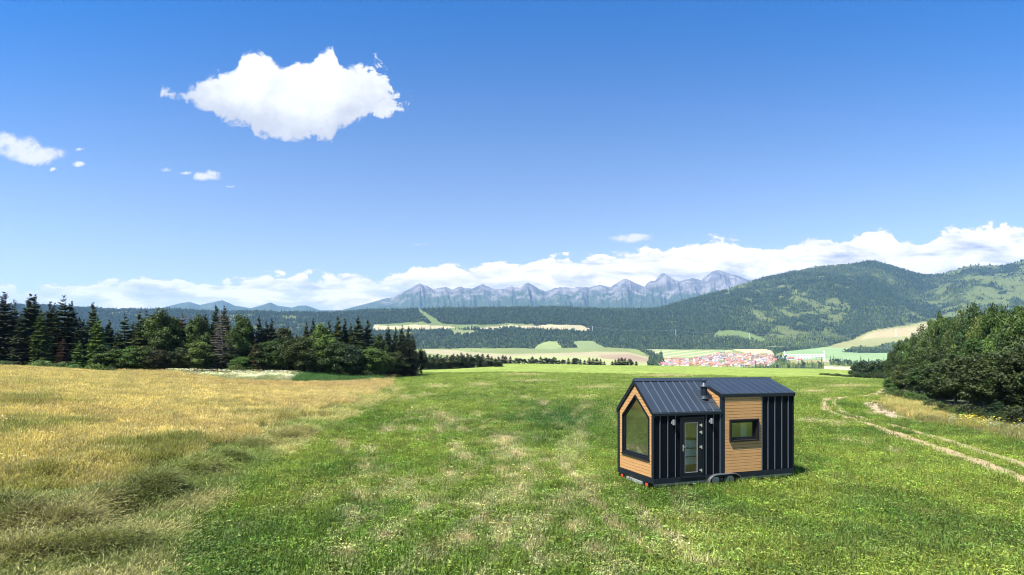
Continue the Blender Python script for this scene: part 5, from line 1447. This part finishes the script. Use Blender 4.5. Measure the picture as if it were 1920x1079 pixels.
for s_ in (0, 1):   # bargeboards on the gable, and on the far end
    v0, v1 = (0 - .045, MV) if s_ == 0 else (WD + .045, MV)
    fa.prism([(-.02, v0, slope1(0) - .045), (-.02, v1, RG + .002), (-.02, v1, RG - .165), (-.02, v0, slope1(0) - .19)], (.052, 0, 0))
    fa.prism([(LN + .02, v0, slope2(0) - .02), (LN + .02, v1, RG + .002), (LN + .02, v1, RG - .14), (LN + .02, v0, slope2(0) - .15)], (-.05, 0, 0))
fa.prism([(RT - .02, -.045, E2 - .02), (RT - .02, MV, RG + .002), (RT - .02, MV, RG - .11), (RT - .02, -.045, E2 - .14)], (.028, 0, 0))
fa.build('fascia', M_TRIM, HO)
# roofs
def roofplane(u0, u1, e, name, seams, sh=.03):
    rf = MB()
    for s_ in (0, 1):
        v0 = -.05 if s_ == 0 else WD + .05
        ze = e - .05 * (RG - e) / MV
        rf.prism([(u0, v0, ze), (u0, MV, RG), (u0, MV, RG + .028), (u0, v0, ze + .028)], (u1 - u0, 0, 0))
    ob = rf.build('roof', M_ROOF, HO)
    sb = MB()
    for u_ in seams:
        for s_ in (0, 1):
            v0 = -.05 if s_ == 0 else WD + .05
            ze = e - .05 * (RG - e) / MV
            sb.prism([(u_ - .012, v0, ze + .029), (u_ - .012, MV, RG + .029), (u_ - .012, MV, RG + .029 + sh), (u_ - .012, v0, ze + .029 + sh)], (.024, 0, 0))
    sb.build('roof_seams', M_SEAM if sh > .02 else M_ROOF, ob)
    MB().prism([(u0 - .01, MV - .13, RG - .05 + .0), (u0 - .01, MV, RG + .07), (u0 - .01, MV + .13, RG - .05)], (u1 - u0 + .02, 0, 0)).build('ridge_cap', M_ROOF, ob)
    return ob
r1 = roofplane(-.03, RT - .021, E1, 'roof', [.30 + .335 * k for k in range(8)])
r2 = roofplane(RT - .019, LN + .03, E2, 'roof', [RT + .1 + .36 * k for k in range(10)], .018)
# flashing plates round the chimney
fl = MB()
def onroof(u0, u1, v0, v1, lift):
    fl.prism([(u0, v0, slope1(v0) + lift), (u0, v1, slope1(v1) + lift), (u0, v1, slope1(v1) + lift + .012), (u0, v0, slope1(v0) + lift + .012)], (u1 - u0, 0, 0))
onroof(2.33, 2.96, .02, .30, .033); onroof(2.30, 2.99, .27, .78, .047)
fl.build('chimney_flashing', M_ROOF, r1)
ch = MB(); ch.tube([(2.586, .45, slope1(.30)), (2.586, .45, 3.92)], .122, 24); cho = ch.build('chimney', M_TRIM, HO, True)
MB().lathe([(.165, 3.40), (.14, 3.47), (.126, 3.52)], 24, (2.586, .45, 0)).build('collar', M_ROOF, cho, True)
cp = MB().lathe([(.165, 3.865), (.172, 3.875), (.15, 3.90), (.075, 4.0), (.062, 4.02), (.062, 4.10)], 24, (2.586, .45, 0))
cp.lathe([(.105, 4.10), (.11, 4.115), (.03, 4.17), (.01, 4.19)], 20, (2.586, .45, 0))
for k in range(8): a = k * .785; cp.tube([(2.586 + .09 * math.cos(a), .45 + .09 * math.sin(a), 4.10), (2.586 + .13 * math.cos(a), .45 + .13 * math.sin(a), 4.165)], [.012, .005], 4)
cp.build('chimney_cap', M_ROOF, cho, True)
# gable window
def inset(poly, d):
    c_ = (sum(p[0] for p in poly) / len(poly), sum(p[1] for p in poly) / len(poly)); out = []
    n = len(poly)
    for i in range(n):
        p0, p1, p2 = Vector(poly[i - 1]), Vector(poly[i]), Vector(poly[(i + 1) % n])
        e1 = (p1 - p0).normalized(); e2 = (p2 - p1).normalized(); n1 = Vector((-e1.y, e1.x)); n2 = Vector((-e2.y, e2.x))
        q = (n1 + n2).normalized(); out.append(tuple(p1 + q * d / max(q.dot(n1), .2)))
    return out
ww = MB(); ring(ww, GW, inset(GW, .06), .0, .13); ring(ww, inset(GW, .06), inset(GW, .12), .05, .07)
sill = ww.build('gable_window', M_FRAME, HO)
gi = inset(GW, .11)
MB().prism([(.085, *p) for p in gi], (.012, 0, 0)).build('pane', M_GLASS, sill)
MB().box(-.03, .05, .27, 2.23, 1.165, 1.195).build('sill', M_TRIM, sill)
# bay window: a box frame standing proud of the boards
a, b_, c_, d = BW
def rectring(mb, a, b_, c_, d, t_, v0, v1):
    mb.box(a, b_, v0, v1, d - t_, d); mb.box(a, b_, v0, v1, c_, c_ + t_); mb.box(a, a + t_, v0, v1, c_ + t_, d - t_); mb.box(b_ - t_, b_, v0, v1, c_ + t_, d - t_)
bw = MB(); rectring(bw, a - .05, b_ + .05, c_ - .05, d + .05, .045, -.085, .0); rectring(bw, a - .002, b_ + .002, c_ - .002, d + .002, .05, .0, .12); rectring(bw, a + .05, b_ - .05, c_ + .05, d - .05, .05, .06, .11)
bo = bw.build('side_window', M_FRAME, HO)
MB().box(a + .09, b_ - .09, .08, .09, c_ + .09, d - .09).build('pane', M_GLASS2, bo)
# door
DU0, DU1, DZ0, DZ1 = DOOR
dd = MB(); rectring(dd, DU0 - .03, DU1 + .03, DZ0 - .02, DZ1 + .03, .05, -.02, .09)
df = dd.build('door_frame', M_FRAME, HO)
dl = MB(); gl_ = (1.36, 1.93, .68, 2.55)
dl.box(DU0 + .025, gl_[0], .0, .065, DZ0 + .1, DZ1 - .025); dl.box(gl_[1], DU1 - .025, .0, .065, DZ0 + .1, DZ1 - .025); dl.box(gl_[0], gl_[1], .0, .065, DZ0 + .1, gl_[2]); dl.box(gl_[0], gl_[1], .0, .065, gl_[3], DZ1 - .025)
dr = dl.build('door', M_FRAME, HO)
MB().box(gl_[0] - .002, gl_[1] + .002, .03, .04, gl_[2] - .002, gl_[3] + .002).build('pane', M_GLASS2, dr)
gbead = MB(); rectring(gbead, gl_[0] + .0, gl_[1] - .0, gl_[2] + .0, gl_[3] - .0, .018, -.006, .028); gbead.build('glazing_bead', M_LAMP, dr)
MB().box(DU0 + .02, DU1 - .02, -.03, .09, DZ0 + .03, DZ0 + .095).build('threshold', M_TRIM, HO)
hn = MB(); hn.box(1.265, 1.295, -.022, .0, 1.50, 1.74); hn.tube([(1.28, -.02, 1.66), (1.28, -.06, 1.66), (1.42, -.06, 1.66)], .012, 8); hn.build('handle', M_SILVER, dr, True)
for z in (2.43, 2.165, 1.61, .735):
    hg = MB(); hg.box(2.02, 2.10, -.022, .0, z - .02, z + .05); hg.tube([(2.10, -.03, z - .065), (2.10, -.03, z + .065)], .017, 10); hg.build('hinge', M_SILVER, dr, True)
# lamps either side of the door
for u_ in (.81, 2.50):
    lb = MB(); lb.box(u_ - .035, u_ + .035, -.03, .03, 2.53, 2.63)
    lo = lb.build('wall_lamp', M_LAMP, HO)
    MB().lathe([(.04, 2.49), (.046, 2.495), (.046, 2.685), (.04, 2.69)], 20, (u_, -.085, 0)).build('lamp_shade', M_LAMP, lo, True)
# underside: chassis, wheels, fender, lights, coupling
cz = MB(); cz.box(.10, LN - .02, .10, .20, .24, .35); cz.box(.10, LN - .02, WD - .20, WD - .10, .24, .35)
for u_ in (.3, 1.5, 2.7, 3.9, 5.1, 6.3): cz.box(u_, u_ + .08, .201, WD - .201, .26, .34)
cz.box(RT + 1.05, LN - .1, .03, .09, Z0 - .045, Z0 - .022); cz.box(.04, 2.2, .03, .09, Z0 - .045, Z0 - .022)
cz.box(LN, LN + .55, MV - .05, MV + .05, .27, .36)
cz.prism([(LN - .02, .5, .27), (LN + .45, MV - .05, .27), (LN + .45, MV - .12, .27), (LN - .02, .42, .27)], (0, 0, .08)); cz.prism([(LN - .02, WD - .5, .27), (LN + .45, MV + .05, .27), (LN + .45, MV + .12, .27), (LN - .02, WD - .42, .27)], (0, 0, .08))
cz.build('chassis', M_GALV, HO)
flr = MB().box(.07, LN - .08, .14, WD - .14, .40, .52).build('floor', M_TREAD, HO)
for u_ in (2.78, 3.46):
    for v_ in (.02, WD - .22):
        t_ = MB(); t_.tube([(u_, v_ + .01, .29), (u_, v_ + .03, .29), (u_, v_ + .17, .29), (u_, v_ + .19, .29)], [.265, .295, .295, .265], 28)
        wo = bpy.data.objects.new('wheel', t_.mesh('wheel', M_RUBBER, True)); link(wo, HO)
        mh = MB(); mh.tube([(u_, v_ - .003, .29), (u_, v_ + .02, .29)], [.165, .18], 20); mh.tube([(u_, v_ - .03, .29), (u_, v_ - .002, .29)], [.05, .06], 12); mh.build('rim', M_GALV, wo, True)
fd = MB(); path_ = []
for k in range(8): a = math.pi - k / 7 * math.pi / 2; path_.append((2.78 + .40 * math.cos(a), .27 + .26 * math.sin(a)))
for k in range(8): a = math.pi / 2 - k / 7 * math.pi / 2; path_.append((3.46 + .40 * math.cos(a), .27 + .26 * math.sin(a)))
path_ = [(2.36, .12)] + path_ + [(3.88, .12)]
for (ua, za), (ub, zb2) in zip(path_[:-1], path_[1:]):
    fd.prism([(ua, -.12, za), (ub, -.12, zb2), (ub, -.12, zb2 + .028), (ua, -.12, za + .028)] if abs(ub - ua) > .02 else [(ua - .014, -.12, za), (ua + .014, -.12, za), (ub + .014, -.12, zb2), (ub - .014, -.12, zb2)], (0, .30, 0))
    fd.tube([(ua, -.12, za + .014), (ub, -.12, zb2 + .014)], .022, 8)
fd.build('fender', simple('dull_fender_steel', (.13, .135, .145), .5, .6, .2, 10), HO)
lb = MB(); lb.box(-.04, .02, .7, WD - .75, .20, .31); lb.build('light_board', M_BOARD, HO)
for v_ in (.30, WD - .5):
    tl = MB(); tl.box(-.03, .03, v_ - .02, v_ + .34, .21, .34); q = tl.build('tail_light', M_FRAME, HO)
    MB().box(-.045, -.029, v_, v_ + .15, .225, .325).build('lens', M_RED, q)
hk = MB(); hk.tube([(LN + .5, MV, .31), (LN + .72, MV, .33)], [.06, .045], 10); hk.tube([(LN + .45, MV - .13, .1), (LN + .45, MV - .13, .62)], .03, 10); hk.box(LN + .36, LN + .54, MV - .2, MV + .12, .36, .42)
hk.build('coupling', M_TRIM, HO, True)
# interior seen through the glass: lining, stair boxes, back window, curtain
li = MB(); V0, V1 = .145, WD - .145
li.box(.16, LN - .16, V1 - .02, V1, .53, 2.72)
li.box(LN - .17, LN - .15, V0, V1 - .021, .53, 2.72)
holed(li, .16, RT - .01, .53, 2.72, (DOOR[0], DOOR[1], .53, 2.72), V0 - .01, V0 + .01)
holed(li, RT + .01, LN - .16, .53, 3.3, (BW[0], BW[1], BW[2], BW[3]), V0 - .01, V0 + .01)
li.prism([(.2, V0 + .02, 2.73), (.2, MV, 3.87), (.2, MV, 3.85), (.2, V0 + .02, 2.70)], (LN - .4, 0, 0)); li.prism([(.2, V1 - .02, 2.73), (.2, MV, 3.87), (.2, MV, 3.85), (.2, V1 - .02, 2.70)], (LN - .4, 0, 0))
li.build('wall_lining', M_LINING, HO)
MB().box(.17, LN - .18, V0 + .011, V1 - .021, .525, .54).build('floorboards', M_TREAD, HO)
st = empty('stair', (0, 0, 0)); st.parent = HO
for k in range(4):
    u_ = 1.30 + .2 * k; u2 = u_ + (.2 if k < 3 else .45)
    for q in range(k + 1):
        zb3 = .545 + .33 * q; vv = .42 + .05 * (3 - q)
        MB().box(u_, u2 - .004, vv, 1.10, zb3, zb3 + .28).build('stair_box', M_WHITE if q else M_TREAD, st)
        MB().box(u_ - .01, u2, vv - .02, 1.10, zb3 + .281, zb3 + .329).build('tread', M_TREAD, st)
MB().box(4.45, 4.75, .55, .58, 1.5, 2.6).build('curtain', M_PALEBLUE, HO)
MB().box(RT + .8, LN - .3, 1.3, 1.34, .55, 2.3).build('partition', M_LINING, HO)

# ------------------------------------------------------------------ haze
hz = MB().box(-19500, 19500, -19500, 12800, float(gz.min()) - 1.0, 1900).build('haze', None)
m, t, o = mat('thin_air')
v = t.nodes.new('ShaderNodeVolumePrincipled'); v.inputs['Color'].default_value = (.30, .58, 1.0, 1); v.inputs['Density'].default_value = 5.0e-5
v.inputs['Anisotropy'].default_value = 0.0
t.links.new(v.outputs[0], o.inputs['Volume'])
hz.data.materials.append(m)
tag(hz, 'thin blue summer haze over the valley', 'haze', kind='stuff')
